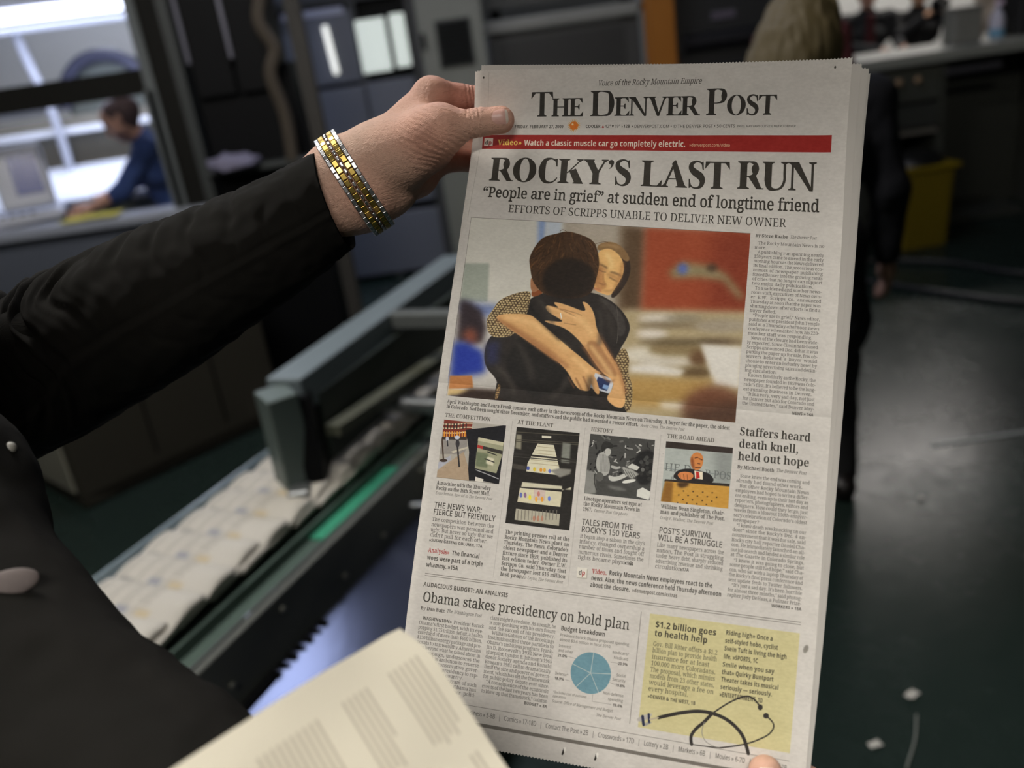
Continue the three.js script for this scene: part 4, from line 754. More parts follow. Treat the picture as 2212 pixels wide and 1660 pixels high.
{ // the screen on the sill
  const o = thing('control_monitor', 'white angled control monitor with a dark blue screen behind the window', 'monitor', V3(-2.5, 0.98, -5.0), 0.35), w = mat(srgb(206, 210, 220), 0.45);
  const cs = part('casing', new RoundedBoxGeometry(0.27, 0.34, 0.1, 3, 0.03), w, o); cs.position.set(0.02, 0.23, 0); cs.rotation.x = -0.18; part('screen', box(0.14, 0.21, 0.012, 0.03, 0.01, 0.048), mat(srgb(70, 78, 130), 0.25, { emissive: srgb(40, 50, 110), emissiveIntensity: 0.25 }), cs);
  part('base', box(0.4, 0.05, 0.3, -0.02, 0.025, 0.02, 0.02), w, o); const k = mat(srgb(60, 56, 62), 0.4); for (let i = 0; i < 4; i++) part('button', cyl(0.014, 0.012, -0.12 + i * 0.05, 0.056, 0.13), k, o);
}
{ const o = thing('control_cabinet', 'pale grey control cabinet at the left end of the window', 'cabinet', V3(-3.02, 0, -5.08)); part('body', box(0.42, 1.38, 0.4, 0, 0.69, 0, 0.02), mat(srgb(150, 152, 168), 0.5), o); part('panel', box(0.32, 0.3, 0.01, 0.02, 1.18, 0.203), mat(srgb(120, 120, 140), 0.4), o); for (let i = 0; i < 3; i++) part('knob', new THREE.CylinderGeometry(0.02, 0.022, 0.03, 14).rotateX(Math.PI / 2).translate(-0.06 + i * 0.08, 1.02, 0.215), black, o); }
solid('cloth', (() => { const g = new THREE.PlaneGeometry(0.3, 0.16, 20, 10).rotateX(-Math.PI / 2), p = g.attributes.position; for (let i = 0; i < p.count; i++) p.setY(i, 0.012 + 0.012 * N3(p.getX(i) * 14, p.getZ(i) * 14)); g.computeVertexNormals(); return g; })(), mat(srgb(190, 180, 60), 0.9, { side: THREE.DoubleSide }), 'yellow cloth on the sill in front of the worker', 'cloth', null, V3(-2.03, 0.985, zL + 0.03));
{ // a machine rail and pipe behind the desk
  const o = thing('press_rail', 'white horizontal press guard rail in the back of the control room', 'rail', V3(-2.7, 0, -7.4)), w = mat(srgb(196, 200, 212), 0.5);
  part('rail', box(3.2, 0.14, 0.08, 0, 1.55, 0, 0.02), w, o); part('lower_rail', box(3.2, 0.1, 0.08, 0, 1.12, 0, 0.02), mat(srgb(110, 108, 92), 0.6), o); for (const x of [-1.5, 0.55, 1.5]) part('upright', box(0.1, 1.9, 0.1, x, 0.95, -0.05, 0.01), w, o);
}
{ const o = thing('press_hood', 'dark rounded machine hood behind the inspection desk', 'machine', V3(-2.55, 0, -6.75)); part('arch', new THREE.TorusGeometry(0.32, 0.045, 12, 40, Math.PI).translate(0, 1.5, 0), mat(srgb(70, 72, 92), 0.5), o); part('shell', (() => { const s = new THREE.Shape(); s.absarc(0, 0, 0.32, 0, Math.PI); s.lineTo(-0.32, -1.5); s.lineTo(0.32, -1.5); return new THREE.ExtrudeGeometry(s, { depth: 0.3, bevelEnabled: false }).translate(0, 1.5, -0.34); })(), mat(srgb(104, 110, 104), 0.6), o); }
// ------------------------------------------------------------------ machines between the control room and the press
{
  const o = thing('tall_switch_cabinet', 'pair of tall black switch cabinets with pale edge strips beside the control room', 'cabinet', V3(-1.08, 0, -4.62)), strip = mat(srgb(120, 120, 132), 0.4, { metalness: 0.6 });
  for (const x of [-0.1, 0.1]) { part('cabinet_door', box(0.185, 1.62, 0.34, x, 2.3, 0, 0.008), black, o); part('edge_strip', box(0.016, 1.3, 0.02, x - 0.095, 2.3, 0.172), strip, o); }
  part('base', box(0.46, 1.6, 0.3, 0.02, 0.8, -0.02, 0.01), black, o); part('base_shelf', box(0.5, 0.03, 0.42, 0.02, 1.15, 0.03, 0.008), steelDark, o); part('side_post', box(0.05, 2.9, 0.05, -0.25, 1.45, 0.17), steelDark, o); part('side_post', box(0.07, 3, 0.07, 0.32, 1.5, 0.1), mat(srgb(52, 50, 46), 0.7), o);
}
solid('wrapped_hose', tube([V3(-0.86, 1.92, -4.4), V3(-0.9, 1.78, -4.38), V3(-0.86, 1.66, -4.39), V3(-0.9, 1.56, -4.38), V3(-0.88, 1.36, -4.4), V3(-0.89, 1.16, -4.4)], 0.032, 50, 12), mat(srgb(66, 59, 50), 0.85), 'tan wrapped hose hanging on the black switch cabinet', 'hose');
solid('wiping_rag', (() => { const g = new THREE.SphereGeometry(0.09, 24, 14), p = g.attributes.position; for (let i = 0; i < p.count; i++) { const x = p.getX(i), y = p.getY(i), z = p.getZ(i), k = 1 + 0.5 * N3(x * 30, y * 30, z * 30); p.setXYZ(i, x * k * 1.3, Math.max(y * 0.5 * k, -0.02), z * k); } g.computeVertexNormals(); return g; })(), mat(srgb(112, 110, 130), 0.9), 'pale crumpled rag on the shelf of the black cabinet', 'rag', null, V3(-1.16, 1.186, -4.35));
{ // glazed press enclosure
  const o = thing('press_enclosure', 'grey press enclosure behind the raised hand, glass reflections built as glowing panes', 'machine', V3(-0.77, 0, -6.5)), panel = mat(srgb(104, 108, 118), 0.35), seam = mat(srgb(60, 62, 64), 0.6);
  for (const [x, w, y, h] of [[-0.2, 0.5, 1.64, 0.46], [-0.2, 0.5, 1.17, 0.42], [-0.2, 0.5, 0.72, 0.42], [0.24, 0.34, 1.2, 0.38], [0.24, 0.34, 0.76, 0.44], [0.02, 0.96, 2.2, 0.5], [0.02, 0.96, 0.26, 0.44]]) part('panel', box(w, h, 0.04, x, y, 0.02, 0.008), panel, o);
  part('frame', [box(0.09, 2.7, 0.12, -0.5, 1.35, 0), box(0.1, 2.7, 0.12, 0.47, 1.35, 0), box(0.05, 2.7, 0.06, 0.06, 1.35, 0), box(1, 0.05, 0.08, 0, 1.94, 0)], seam, o); part('back', box(1, 2.6, 0.3, 0, 1.3, -0.2), black, o);
  const lit = mat(srgb(220, 228, 220), 0.3, { emissive: srgb(222, 232, 224), emissiveIntensity: 0.55 });  // glow stands in for a bright window mirrored in the glass
  part('reflection_pane', box(0.2, 0.34, 0.02, 0.17, 1.62, 0.035, 0.006), lit, o, 'glowing pane in place of a window reflection'); part('reflection_pane', box(0.1, 0.34, 0.02, 0.355, 1.63, 0.035, 0.006), lit, o, 'narrow glowing pane in place of a window reflection');
  part('reflection_bar', new THREE.CapsuleGeometry(0.02, 0.28, 6, 12).rotateZ(0.06).translate(-0.12, 1.63, 0.06), mat(0xffffff, 0.4, { emissive: 0xf4f6ee, emissiveIntensity: 0.9 }), o, 'upright glowing bar in place of a tube light reflection');  // glowing bar made for a tube light mirrored in the glass
  part('label_strip', box(0.42, 0.045, 0.01, -0.2, 1.87, 0.045), mat(srgb(176, 180, 200), 0.4), o); part('red_handle', box(0.03, 0.12, 0.03, -0.44, 1.84, 0.07, 0.008), mat(srgb(70, 20, 28), 0.5), o);
}
{ const o = thing('vent_cabinet', 'olive grey machine cabinet with a dark louvred vent', 'cabinet', V3(-0.06, 0, -6.25)); part('body', box(0.42, 2.6, 0.3, 0, 1.3, 0, 0.01), mat(srgb(122, 124, 116), 0.5), o); part('vent_frame', box(0.23, 0.29, 0.02, 0.015, 1.565, 0.155, 0.005), mat(srgb(40, 44, 42), 0.6), o); const lv = mat(srgb(26, 28, 28), 0.6); for (let i = 0; i < 9; i++) part('louvre', new THREE.BoxGeometry(0.2, 0.026, 0.006).rotateX(0.6).translate(0.015, 1.45 + i * 0.029, 0.172), lv, o); part('door_lock', box(0.03, 0.1, 0.03, -0.185, 1.6, 0.16, 0.01), black, o); }
{
  const o = thing('press_unit', 'long dark grey press unit behind the top of the newspaper', 'machine', V3(0.78, 0, -7.1)), d = mat(srgb(78, 78, 74), 0.5);
  part('body', box(1.2, 1.56, 0.8, 0, 0.78, 0, 0.02), mat(srgb(64, 64, 62), 0.5), o); part('top_rail', box(1.24, 0.09, 0.5, 0, 1.62, 0.2, 0.02), mat(srgb(140, 140, 134), 0.45), o); part('upper_frame', box(1.2, 0.5, 0.1, 0, 2.0, -0.1), d, o); part('edge_strip', box(0.04, 2.2, 0.04, 0.5, 1.1, 0.43), mat(srgb(130, 134, 134), 0.4), o); part('access_door', box(0.9, 0.5, 0.02, -0.08, 1.27, 0.405, 0.006), mat(srgb(46, 46, 44), 0.5), o);
  for (const x of [-0.5, 0.5]) part('post', box(0.08, 2.6, 0.08, x, 1.3, -0.2), black, o);
}
{ const o = thing('orange_column', 'orange painted steel column from floor to ceiling', 'column', V3(1.26, 0, -6)), m = mat(srgb(150, 92, 12), 0.5); part('web', box(0.03, 4.6, 0.16, 0, 2.3, 0), m, o); part('flange', box(0.16, 4.6, 0.03, 0, 2.3, 0.08, 0.004), m, o); part('flange', box(0.16, 4.6, 0.03, 0, 2.3, -0.08, 0.004), m, o); part('base_plate', box(0.3, 0.03, 0.3, 0, 0.015, 0), m, o); }
{ const o = thing('folder_unit', 'black folder machine to the right of the orange column', 'machine', V3(1.86, 0, -6.6)); part('body', box(0.9, 1.7, 0.7, 0, 0.85, 0, 0.02), mat(srgb(30, 31, 32), 0.55), o); part('upper_housing', box(0.8, 0.9, 0.5, 0.05, 2.15, -0.05, 0.03), mat(srgb(34, 35, 38), 0.5), o); for (let i = 0; i < 3; i++) part('roller', new THREE.CylinderGeometry(0.06, 0.06, 0.8, 20).rotateZ(Math.PI / 2).translate(0, 1.35 - i * 0.22, 0.37), mat(srgb(60, 60, 64), 0.35, { metalness: 0.7 }), o); part('label_plate', box(0.16, 0.05, 0.01, -0.12, 1.5, 0.356), mat(srgb(90, 84, 96), 0.5), o); }
// ------------------------------------------------------------------ counter and board on the right
{ const o = thing('white_board', 'tall white sheet covered board behind the counter', 'board', V3(4.0, 0, -8.9)); part('board', box(2.3, 2.3, 0.05, 0, 1.55, 0, 0.01), mat(srgb(240, 240, 236), 0.7), o); for (const s of [-0.9, 0.9]) part('stand', box(0.06, 0.45, 0.06, s, 0.22, 0), steelDark, o); const dot = mat(srgb(190, 190, 190), 0.8); for (let i = 0; i < 40; i++) part('pinned_note', box(0.035, 0.025, 0.004, -0.95 + rr(0, 0.42), 0.75 + rr(0, 1.2), 0.028), dot, o); }
{
  const o = thing('counter', 'long dark olive counter with drawers and a pale grey top', 'counter', V3(3.45, 0, -5.95)), g = mat(srgb(54, 56, 50), 0.55), top = mat(srgb(128, 130, 124), 0.4);
  part('worktop', box(2.1, 0.07, 0.62, 0, 1.09, 0, 0.012), top, o); part('body', [box(0.06, 1.05, 0.5, -0.98, 0.525, 0), box(1.0, 0.05, 0.5, -0.4, 0.03, 0), box(2, 1.05, 0.04, 0, 0.525, -0.24), box(0.75, 1.05, 0.5, 0.66, 0.525, 0)], g, o);
  const dr = part('drawer', box(0.42, 0.2, 0.04, -0.72, 0.93, 0.24, 0.008), mat(srgb(60, 62, 56), 0.5), o); for (const x of [-0.78, -0.66]) part('knob', new THREE.SphereGeometry(0.022, 14, 10).translate(x, 0.965, 0.275), mat(srgb(150, 124, 96), 0.4), dr);
  part('drawer', box(0.42, 0.14, 0.04, -0.72, 0.74, 0.24, 0.008), mat(srgb(52, 54, 50), 0.5), o); part('shelf', box(0.5, 0.03, 0.5, -0.72, 0.64, 0, 0.006), mat(srgb(112, 108, 100), 0.5), o); part('divider', box(0.04, 1.03, 0.5, -0.49, 0.52, 0), g, o); part('shelf_lip', box(0.36, 0.04, 0.02, -0.3, 0.985, 0.25, 0.006), mat(srgb(60, 60, 66), 0.5), o); part('door', box(0.7, 0.95, 0.02, 0.66, 0.53, 0.26, 0.006), mat(srgb(46, 48, 42), 0.5), o);
}
{ const o = thing('instrument_box', 'grey instrument box on the counter beside the bottle', 'box', V3(3.2, 1.125, -5.95)); part('case', box(0.18, 0.2, 0.16, 0, 0.1, 0, 0.012), mat(srgb(118, 118, 112), 0.5), o); part('lid', box(0.19, 0.02, 0.17, 0, 0.21, 0, 0.006), mat(srgb(96, 96, 92), 0.5), o); }
{ const o = thing('spray_bottle', 'white bottle with a pale blue base on the counter', 'bottle', V3(3.4, 1.125, -5.9)); part('body', new THREE.LatheGeometry([[0, 0], [0.04, 0], [0.045, 0.01], [0.045, 0.12], [0.03, 0.16], [0.014, 0.18], [0.014, 0.2], [0, 0.2]].map((p) => new THREE.Vector2(...p)), 24), mat(srgb(190, 190, 206), 0.4), o); part('liquid_band', cyl(0.0458, 0.05, 0, 0.035, 0, 24), mat(srgb(110, 160, 190), 0.35), o); part('trigger_head', box(0.03, 0.03, 0.07, 0, 0.215, 0.012, 0.008), mat(srgb(210, 190, 210), 0.4), o); }
{ const o = thing('equipment_case', 'black equipment case at the right end of the counter', 'case', V3(3.66, 1.125, -5.98)); part('case', box(0.3, 0.3, 0.3, 0, 0.15, 0, 0.02), mat(srgb(20, 20, 22), 0.5), o); part('handle', tube([V3(-0.06, 0.3, 0.05), V3(-0.05, 0.35, 0.05), V3(0.05, 0.35, 0.05), V3(0.06, 0.3, 0.05)], 0.01), black, o); }
{ // yellow bin
  const o = thing('yellow_bin', 'yellow plastic bin on the floor in front of the counter', 'bin', V3(2.66, 0, -5.4), 0.08), y = mat(srgb(112, 96, 8), 0.55);
  const sh = (w, d, r) => { const s = new THREE.Shape(); s.moveTo(-w / 2 + r, -d / 2); s.lineTo(w / 2 - r, -d / 2); s.quadraticCurveTo(w / 2, -d / 2, w / 2, -d / 2 + r); s.lineTo(w / 2, d / 2 - r); s.quadraticCurveTo(w / 2, d / 2, w / 2 - r, d / 2); s.lineTo(-w / 2 + r, d / 2); s.quadraticCurveTo(-w / 2, d / 2, -w / 2, d / 2 - r); s.lineTo(-w / 2, -d / 2 + r); s.quadraticCurveTo(-w / 2, -d / 2, -w / 2 + r, -d / 2); return s; };
  const hull = new THREE.ExtrudeGeometry(sh(0.36, 0.3, 0.04), { depth: 0.5, bevelEnabled: false, curveSegments: 6 }).rotateX(-Math.PI / 2), p = hull.attributes.position; for (let i = 0; i < p.count; i++) { const k = 0.86 + 0.28 * p.getY(i); p.setX(i, p.getX(i) * k); p.setZ(i, p.getZ(i) * k); } hull.computeVertexNormals();
  part('body', hull, y, o); part('rim', box(0.4, 0.03, 0.34, 0, 0.49, 0, 0.012), mat(srgb(120, 102, 10), 0.5), o); part('liner_bag', new THREE.SphereGeometry(0.2, 20, 10, 0, 6.283, 0, 1.4).scale(0.86, 0.5, 0.72).translate(0, 0.49, 0), mat(srgb(20, 20, 20), 0.4), o);
}
// ------------------------------------------------------------------ cables and scraps on the floor
const rubber = mat(srgb(14, 15, 15), 0.5);
solid('floor_cable', tube([V3(1.9, 0.018, -4.95), V3(2.15, 0.018, -4.62), V3(2.35, 0.018, -4.3), V3(2.6, 0.018, -4.02), V3(3.3, 0.018, -3.7), V3(4.2, 0.018, -3.6)], 0.018, 80), rubber, 'thick black cable crossing the floor, nearer of the two', 'cable', 'black floor cables');
solid('floor_cable', tube([V3(2.0, 0.018, -5.2), V3(2.35, 0.018, -5.05), V3(2.6, 0.018, -4.85), V3(2.85, 0.018, -4.45), V3(3.5, 0.018, -4.3), V3(4.4, 0.018, -4.4)], 0.018, 80), rubber, 'thick black cable on the floor near the yellow bin', 'cable', 'black floor cables');
function scrap(p, s, label, turn = 0) { const g = new THREE.PlaneGeometry(s, s * 0.6, 10, 6).rotateX(-Math.PI / 2), q = g.attributes.position; for (let i = 0; i < q.count; i++) q.setY(i, 0.004 + Math.abs(0.3 * s * N3(q.getX(i) * 3 / s, q.getZ(i) * 3 / s, p.x * 9))); g.computeVertexNormals(); const m = solid('paper_scrap', g, mat(srgb(178, 176, 168), 0.9, { side: THREE.DoubleSide }), label, 'paper scrap', 'paper scraps on the floor', p); m.rotation.y = turn; }
scrap(onY(1970, 1505, 0), 0.035, 'small torn paper scrap on the green floor, upper one of the right pair', 0.4); scrap(onY(1890, 1612, 0), 0.03, 'small torn paper scrap on the green floor, lower one of the right pair', 0.2); scrap(onY(1990, 1080, 0), 0.03, 'tiny paper scrap on the floor beside the dark shoes', 0.9);
solid('floor_strip', box(0.6, 0.004, 0.02, 0, 0.002, 0), mat(srgb(120, 126, 122), 0.35), 'thin pale strip set in the floor at the right', 'strip', null, onY(2190, 938, 0));
solid('floor_thread', tube([onY(1958, 1660, 0.004), onY(1976, 1600, 0.004), onY(1980, 1545, 0.004)].map((p) => p.setY(0.004)), 0.0025, 20, 6), mat(srgb(120, 124, 118), 0.7), 'thin pale thread lying on the floor under the scraps', 'thread');
{ // dark cabinet behind the arm
  const o = thing('paper_cabinet', 'low dark olive machine cabinet behind the sleeve, its lit end coloured paler', 'cabinet', V3(-1.81, 0, -3.28), 0.806), g = mat(srgb(48, 45, 36), 0.6);
  part('body', box(1.0, 0.78, 0.6, 0.5, 0.39, -0.31, 0.012), g, o); part('lit_end_panel', box(0.012, 0.66, 0.5, -0.002, 0.4, -0.31), mat(srgb(150, 148, 134), 0.5), o, 'end panel coloured pale for the light on it'); part('plinth', box(0.98, 0.06, 0.56, 0.5, 0.03, -0.29), black, o); for (const x of [0.35, 0.7]) part('door_gap', box(0.008, 0.62, 0.006, x, 0.42, -0.009), black, o);  // end coloured paler than the body to stand for light falling on it
}
{ const o = thing('paper_bundle', 'crumpled newsprint lying on the floor beside the cabinet', 'paper', onY(612, 900, 0)); const g = new THREE.SphereGeometry(0.13, 28, 16), p = g.attributes.position; for (let i = 0; i < p.count; i++) { const x = p.getX(i), y = p.getY(i), z = p.getZ(i), k = 1 + 0.5 * N3(x * 16, y * 16, z * 16); p.setXYZ(i, x * k * 1.1, Math.max(y * 0.7 * k, -0.03) + 0.03, z * k * 0.8); } g.computeVertexNormals(); part('crumpled_sheet', g, mat(srgb(196, 184, 172), 0.9), o); }
// ------------------------------------------------------------------ the delivery conveyor with its stream of papers
const cDir = V3(0.44, 0, -0.898), cSide = V3(0.898, 0, 0.44), cOrg = V3(-0.9, 0, -1.686);   // along the belt, across it to the right, middle of the near end
const cAt = (s, t, y) => cOrg.clone().addScaledVector(cDir, s).addScaledVector(cSide, t).setY(y);
const railGreen = mat(srgb(74, 92, 82), 0.55, { bumpMap: scuff, bumpScale: 0.001 }), beamDark = mat(srgb(96, 99, 93), 0.6, { bumpMap: scuff, bumpScale: 0.001 }), brightSteel = mat(srgb(150, 154, 154), 0.3, { metalness: 0.8 });
const conveyor = thing('conveyor', 'green delivery conveyor carrying a stream of overlapping newspapers', 'conveyor');
{
  const S0 = -0.9, S1 = 2.1, o = conveyor;
  part('belt', bar(cAt(S0, 0, 0.47), cAt(S1, 0, 0.47), 0.31, 0.02), mat(srgb(40, 56, 46), 0.8), o);
  part('side_rail', [bar(cAt(S0, 0.182, 0.455), cAt(S1, 0.182, 0.455), 0.06, 0.012), bar(cAt(S0, 0.159, 0.47), cAt(S1, 0.159, 0.47), 0.01, 0.04)], railGreen, o, 'dark green worn side rail');
  part('steel_strip', bar(cAt(S0, 0.214, 0.46), cAt(S1, 0.214, 0.46), 0.007, 0.016), brightSteel, o);
  part('side_beam', bar(cAt(S0, 0.226, 0.38), cAt(S1, 0.226, 0.38), 0.02, 0.165, 0.005), beamDark, o);
  part('side_beam', bar(cAt(S0, -0.195, 0.37), cAt(S1, -0.195, 0.37), 0.02, 0.19, 0.005), beamDark, o);
  part('guard_strip', bar(cAt(S0, -0.172, 0.51), cAt(0.8, -0.172, 0.51), 0.008, 0.075), new THREE.MeshPhysicalMaterial({ color: srgb(206, 226, 236), roughness: 0.15, transmission: 0.6, thickness: 0 }), o, 'pale blue clear guard strip');
  part('guard_channel', bar(cAt(S0, -0.196, 0.474), cAt(0.8, -0.196, 0.474), 0.025, 0.012), brightSteel, o);
  part('green_tape', bar(cAt(0.41, 0.186, 0.464), cAt(0.8, 0.186, 0.464), 0.042, 0.006), mat(srgb(58, 150, 116), 0.5), o, 'bright green worn strip');
  const bolt = mat(srgb(150, 150, 138), 0.35, { metalness: 0.6 }); for (const s of [-0.3, -0.02, 0.18, 0.42, 0.62, 0.86, 1.05]) { const h = part('bolt', new THREE.CylinderGeometry(0.008, 0.008, 0.01, 6).rotateX(Math.PI / 2), bolt, o); h.position.copy(cAt(s, 0.24, 0.38 + 0.045 * Math.sin(s * 9))); h.rotation.y = Math.atan2(cSide.x, cSide.z); }
  for (const s of [-0.42, 0.3, 1.5]) { part('leg', bar(cAt(s, 0.2, 0.27), cAt(s, 0.2, 0.0), 0.04, 0.04), black, o); part('leg', bar(cAt(s, -0.18, 0.28), cAt(s, -0.18, 0.0), 0.04, 0.04), black, o); }
  part('cross_tie', bar(cAt(0.3, -0.18, 0.12), cAt(0.3, 0.2, 0.12), 0.03, 0.03), black, o);
  const br = part('bracket', [bar(cAt(-0.04, 0.245, 0.29), cAt(0.1, 0.245, 0.29), 0.02, 0.045, 0.005), bar(cAt(0, 0.245, 0.245), cAt(0.1, 0.245, 0.245), 0.04, 0.06, 0.006)], black, o, 'black adjusting bracket under the beam'); part('hand_knob', new THREE.SphereGeometry(0.024, 20, 14).translate(...cAt(0.07, 0.285, 0.235).toArray()), mat(srgb(40, 36, 32), 0.4), br); part('foot_rod', bar(cAt(0.05, 0.27, 0.25), cAt(0.05, 0.27, 0), 0.016, 0.016), black, br);
  part('chain_guide', [0, 1, 2, 3, 4, 5, 6].map((i) => new THREE.CylinderGeometry(0.014 + 0.004 * (i % 2), 0.014, 0.03, 10).rotateZ(1.2).translate(...cAt(0.1 + i * 0.032, 0.24, 0.296 - (i % 2) * 0.006).toArray())), black, o, 'toothed black chain under the beam');
  part('chute_plate', (() => { const a = cAt(-0.8, 0.232, 0.302), b = cAt(1.35, 0.232, 0.302), k = 0.36, dn = cSide.clone().multiplyScalar(Math.cos(k)).add(V3(0, -Math.sin(k), 0)), n = cSide.clone().multiplyScalar(Math.sin(k)).add(V3(0, Math.cos(k), 0)), g = new THREE.BoxGeometry(0.5, 0.006, 2.15); g.applyMatrix4(new THREE.Matrix4().makeBasis(dn, n, V3().crossVectors(dn, n))); const c = a.clone().lerp(b, 0.5).addScaledVector(dn, 0.25); return g.translate(c.x, c.y, c.z); })(), mat(srgb(84, 90, 110), 0.17, { metalness: 0.6, bumpMap: scuff, bumpScale: 0.0003 }), o, 'glossy blue-grey sloping chute plate beside the conveyor');
  const mo = part('motor_box', new RoundedBoxGeometry(0.1, 0.1, 0.13, 2, 0.012).rotateY(0.45).translate(...cAt(0.9, 0.3, 0.38).toArray()), mat(srgb(150, 152, 150), 0.45), o, 'pale grey motor box'); part('cable_gland', new THREE.CylinderGeometry(0.011, 0.011, 0.09, 12).rotateZ(1.4).translate(...cAt(0.8, 0.27, 0.345).toArray()), brightSteel, mo);
}
// the portal frame over the far end
{
  const o = thing('portal_machine', 'grey box section portal machine rising over the conveyor', 'machine'), g = mat(srgb(122, 134, 138), 0.4), H = 0.83;
  const a = V3(-0.6, H - 0.05, -2.2), b = V3(-0.14, H - 0.05, -3.34); part('top_beam', bar(a, b, 0.11, 0.1, 0.008), g, o); part('front_leg', bar(V3(-0.615, H - 0.02, -2.16), V3(-0.64, 0, -2.2), 0.085, 0.1, 0.006), mat(srgb(96, 108, 104), 0.45), o);
  part('cross_beam', bar(V3(-0.4, H - 0.03, -2.72), V3(0.12, H - 0.03, -2.5), 0.05, 0.05, 0.006), mat(srgb(104, 108, 106), 0.45), o); part('rear_leg', bar(V3(-0.16, H - 0.1, -3.3), V3(-0.16, 0, -3.3), 0.08, 0.08), beamDark, o); part('far_leg', bar(V3(0.14, H - 0.02, -2.49), V3(0.14, 0, -2.49), 0.06, 0.06), beamDark, o);
  part('inner_plate', bar(V3(-0.53, 0.66, -2.24), V3(-0.1, 0.66, -3.2), 0.02, 0.2), mat(srgb(50, 58, 52), 0.6), o); part('guide_bar', bar(V3(-0.5, 0.66, -2.2), V3(-0.08, 0.62, -3.0), 0.05, 0.03), mat(srgb(88, 90, 76), 0.5), o); part('gusset', bar(V3(-0.56, 0.54, -2.2), V3(-0.56, 0.78, -2.22), 0.05, 0.14), black, o); part('roller', bar(V3(-0.42, 0.6, -2.5), V3(-0.02, 0.6, -2.32), 0.05, 0.05, 0.02), brightSteel, o); part('clamp', box(0.06, 0.03, 0.06, -0.6, 0.54, -2.1, 0.008), brightSteel, o);
}
// the papers: folded copies lying like shingles, each one a thing
{
  const w = 0.29, L = 0.3, cv = canvasOf(512, 512), c = cv.getContext('2d'); seed = 31; c.fillStyle = '#c2beb3'; c.fillRect(0, 0, 512, 512);
  for (let k = 0; k < 5; k++) for (let y = 10; y < 500; y += 8) { if (k === 4 || rnd() < 0.06) continue; c.fillStyle = 'rgba(110,106,98,0.4)'; c.fillRect(14 + k * 84, y, rr(60, 72), 4); }
  for (const [x, y, ww, h, col] of [[30, 30, 84, 76, '#6f6d68'], [118, 90, 70, 56, '#85827a'], [192, 34, 84, 84, '#6e6f73'], [296, 76, 76, 54, '#a08456'], [40, 300, 70, 60, '#908e88'], [190, 320, 66, 60, '#929398'], [300, 330, 66, 50, '#bcae90']]) { c.filter = 'blur(5px)'; c.fillStyle = col; c.fillRect(x, y, ww, h); c.filter = 'none'; }
  const top = mat(0xffffff, 0.9, { map: texture(cv) });
  const nS = 26, nT = 10, P = [], UV = [], I = [], put = (side) => { for (let i = 0; i <= nS; i++) for (let j = 0; j <= nT; j++) { const s = i / nS, t = j / nT; const thick = 0.02 * (1 - 0.5 * s), bulge = 0.008 * Math.exp(-(((s - 0.85) / 0.14) ** 2)) + 0.012 * Math.max(0, t - 0.55) * Math.sin(s * 9), r = Math.min(1, s / 0.03) ** 0.5; const y = side ? thick * r * 0.5 + 0.5 * thick + bulge + 0.003 * Math.sin(t * 5) : thick * 0.5 - thick * 0.5 * r; P.push((t - 0.5) * w, y, -(s * L)); UV.push(t, 1 - s); } };
  put(1); put(0); const n = (nS + 1) * (nT + 1), q = (i, j, k) => k * n + i * (nT + 1) + j;
  for (let i = 0; i < nS; i++) for (let j = 0; j < nT; j++) { I.push(q(i, j, 0), q(i, j + 1, 0), q(i + 1, j, 0), q(i, j + 1, 0), q(i + 1, j + 1, 0), q(i + 1, j, 0)); I.push(q(i, j, 1), q(i + 1, j, 1), q(i, j + 1, 1), q(i, j + 1, 1), q(i + 1, j, 1), q(i + 1, j + 1, 1)); }
  for (let i = 0; i < nS; i++) for (const j of [0, nT]) { const a = q(i, j, 0), b = q(i + 1, j, 0), d = q(i, j, 1), e = q(i + 1, j, 1); I.push(...(j ? [a, d, b, d, e, b] : [a, b, d, d, b, e])); }
  for (let j = 0; j < nT; j++) { const a = q(nS, j, 0), b = q(nS, j + 1, 0), d = q(nS, j, 1), e = q(nS, j + 1, 1); I.push(a, b, d, d, b, e); }
  const g = new THREE.BufferGeometry(); g.setAttribute('position', new THREE.Float32BufferAttribute(P, 3)); g.setAttribute('uv', new THREE.Float32BufferAttribute(UV, 2)); g.setIndex(I); g.computeVertexNormals();
  const ORD = 'nearest second third fourth fifth sixth seventh eighth ninth tenth eleventh twelfth thirteenth fourteenth fifteenth sixteenth seventeenth eighteenth nineteenth farthest'.split(' ');
  const count = 20, pitch = 0.105; seed = 5;
  for (let k = 0; k < count; k++) {
    const label = ORD[k] + ' folded newspaper on the conveyor, counted from the dark jacket towards the portal';
    const m = solid('folded_newspaper', g, top, label, 'newspaper', 'newspapers streaming along the conveyor', cAt(-0.45 + k * pitch, rr(-0.006, 0.006), 0.5)); m.rotation.order = 'YXZ'; m.rotation.y = Math.atan2(-cDir.x, -cDir.z) + rr(-0.025, 0.025); m.rotation.x = 0.1;
  }
}
// ------------------------------------------------------------------ people: bodies are one skin over a chain of bones, clothes are children
const skinTone = (r, g, b) => (x, y, z) => { const n = 0.08 * N3(x * 60, y * 60, z * 60) + 0.05 * N3(x * 220, y * 220, z * 220), w = 0.07 * N3(x * 24, y * 24, z * 24 + 5); return [r * (1 + n + w), g * (1 + n - w * 0.4), b * (1 + n - w * 0.6)]; };
const pores = grain(512, 512, (x, y) => { const a = N3(x * 46, y * 110, 1.7), b = N3(x * 120, y * 60, 6.1); return -Math.abs(a) * 1.2 - Math.abs(b) * 0.8 + 0.35 * (rnd() - 0.5); }, 190, 120); pores.repeat.set(14, 14);
const skinMat = new THREE.MeshPhysicalMaterial({ vertexColors: true, roughness: 0.55, specularIntensity: 0.4 });
function mold(bones, k, cell, paint, tweak) {
  const b = bounds(bones, cell * 3), f = field(bones, k); return skin(tweak ? (x, y, z) => tweak(x, y, z, f(x, y, z)) : f, b.min, b.max, cell, paint);
}
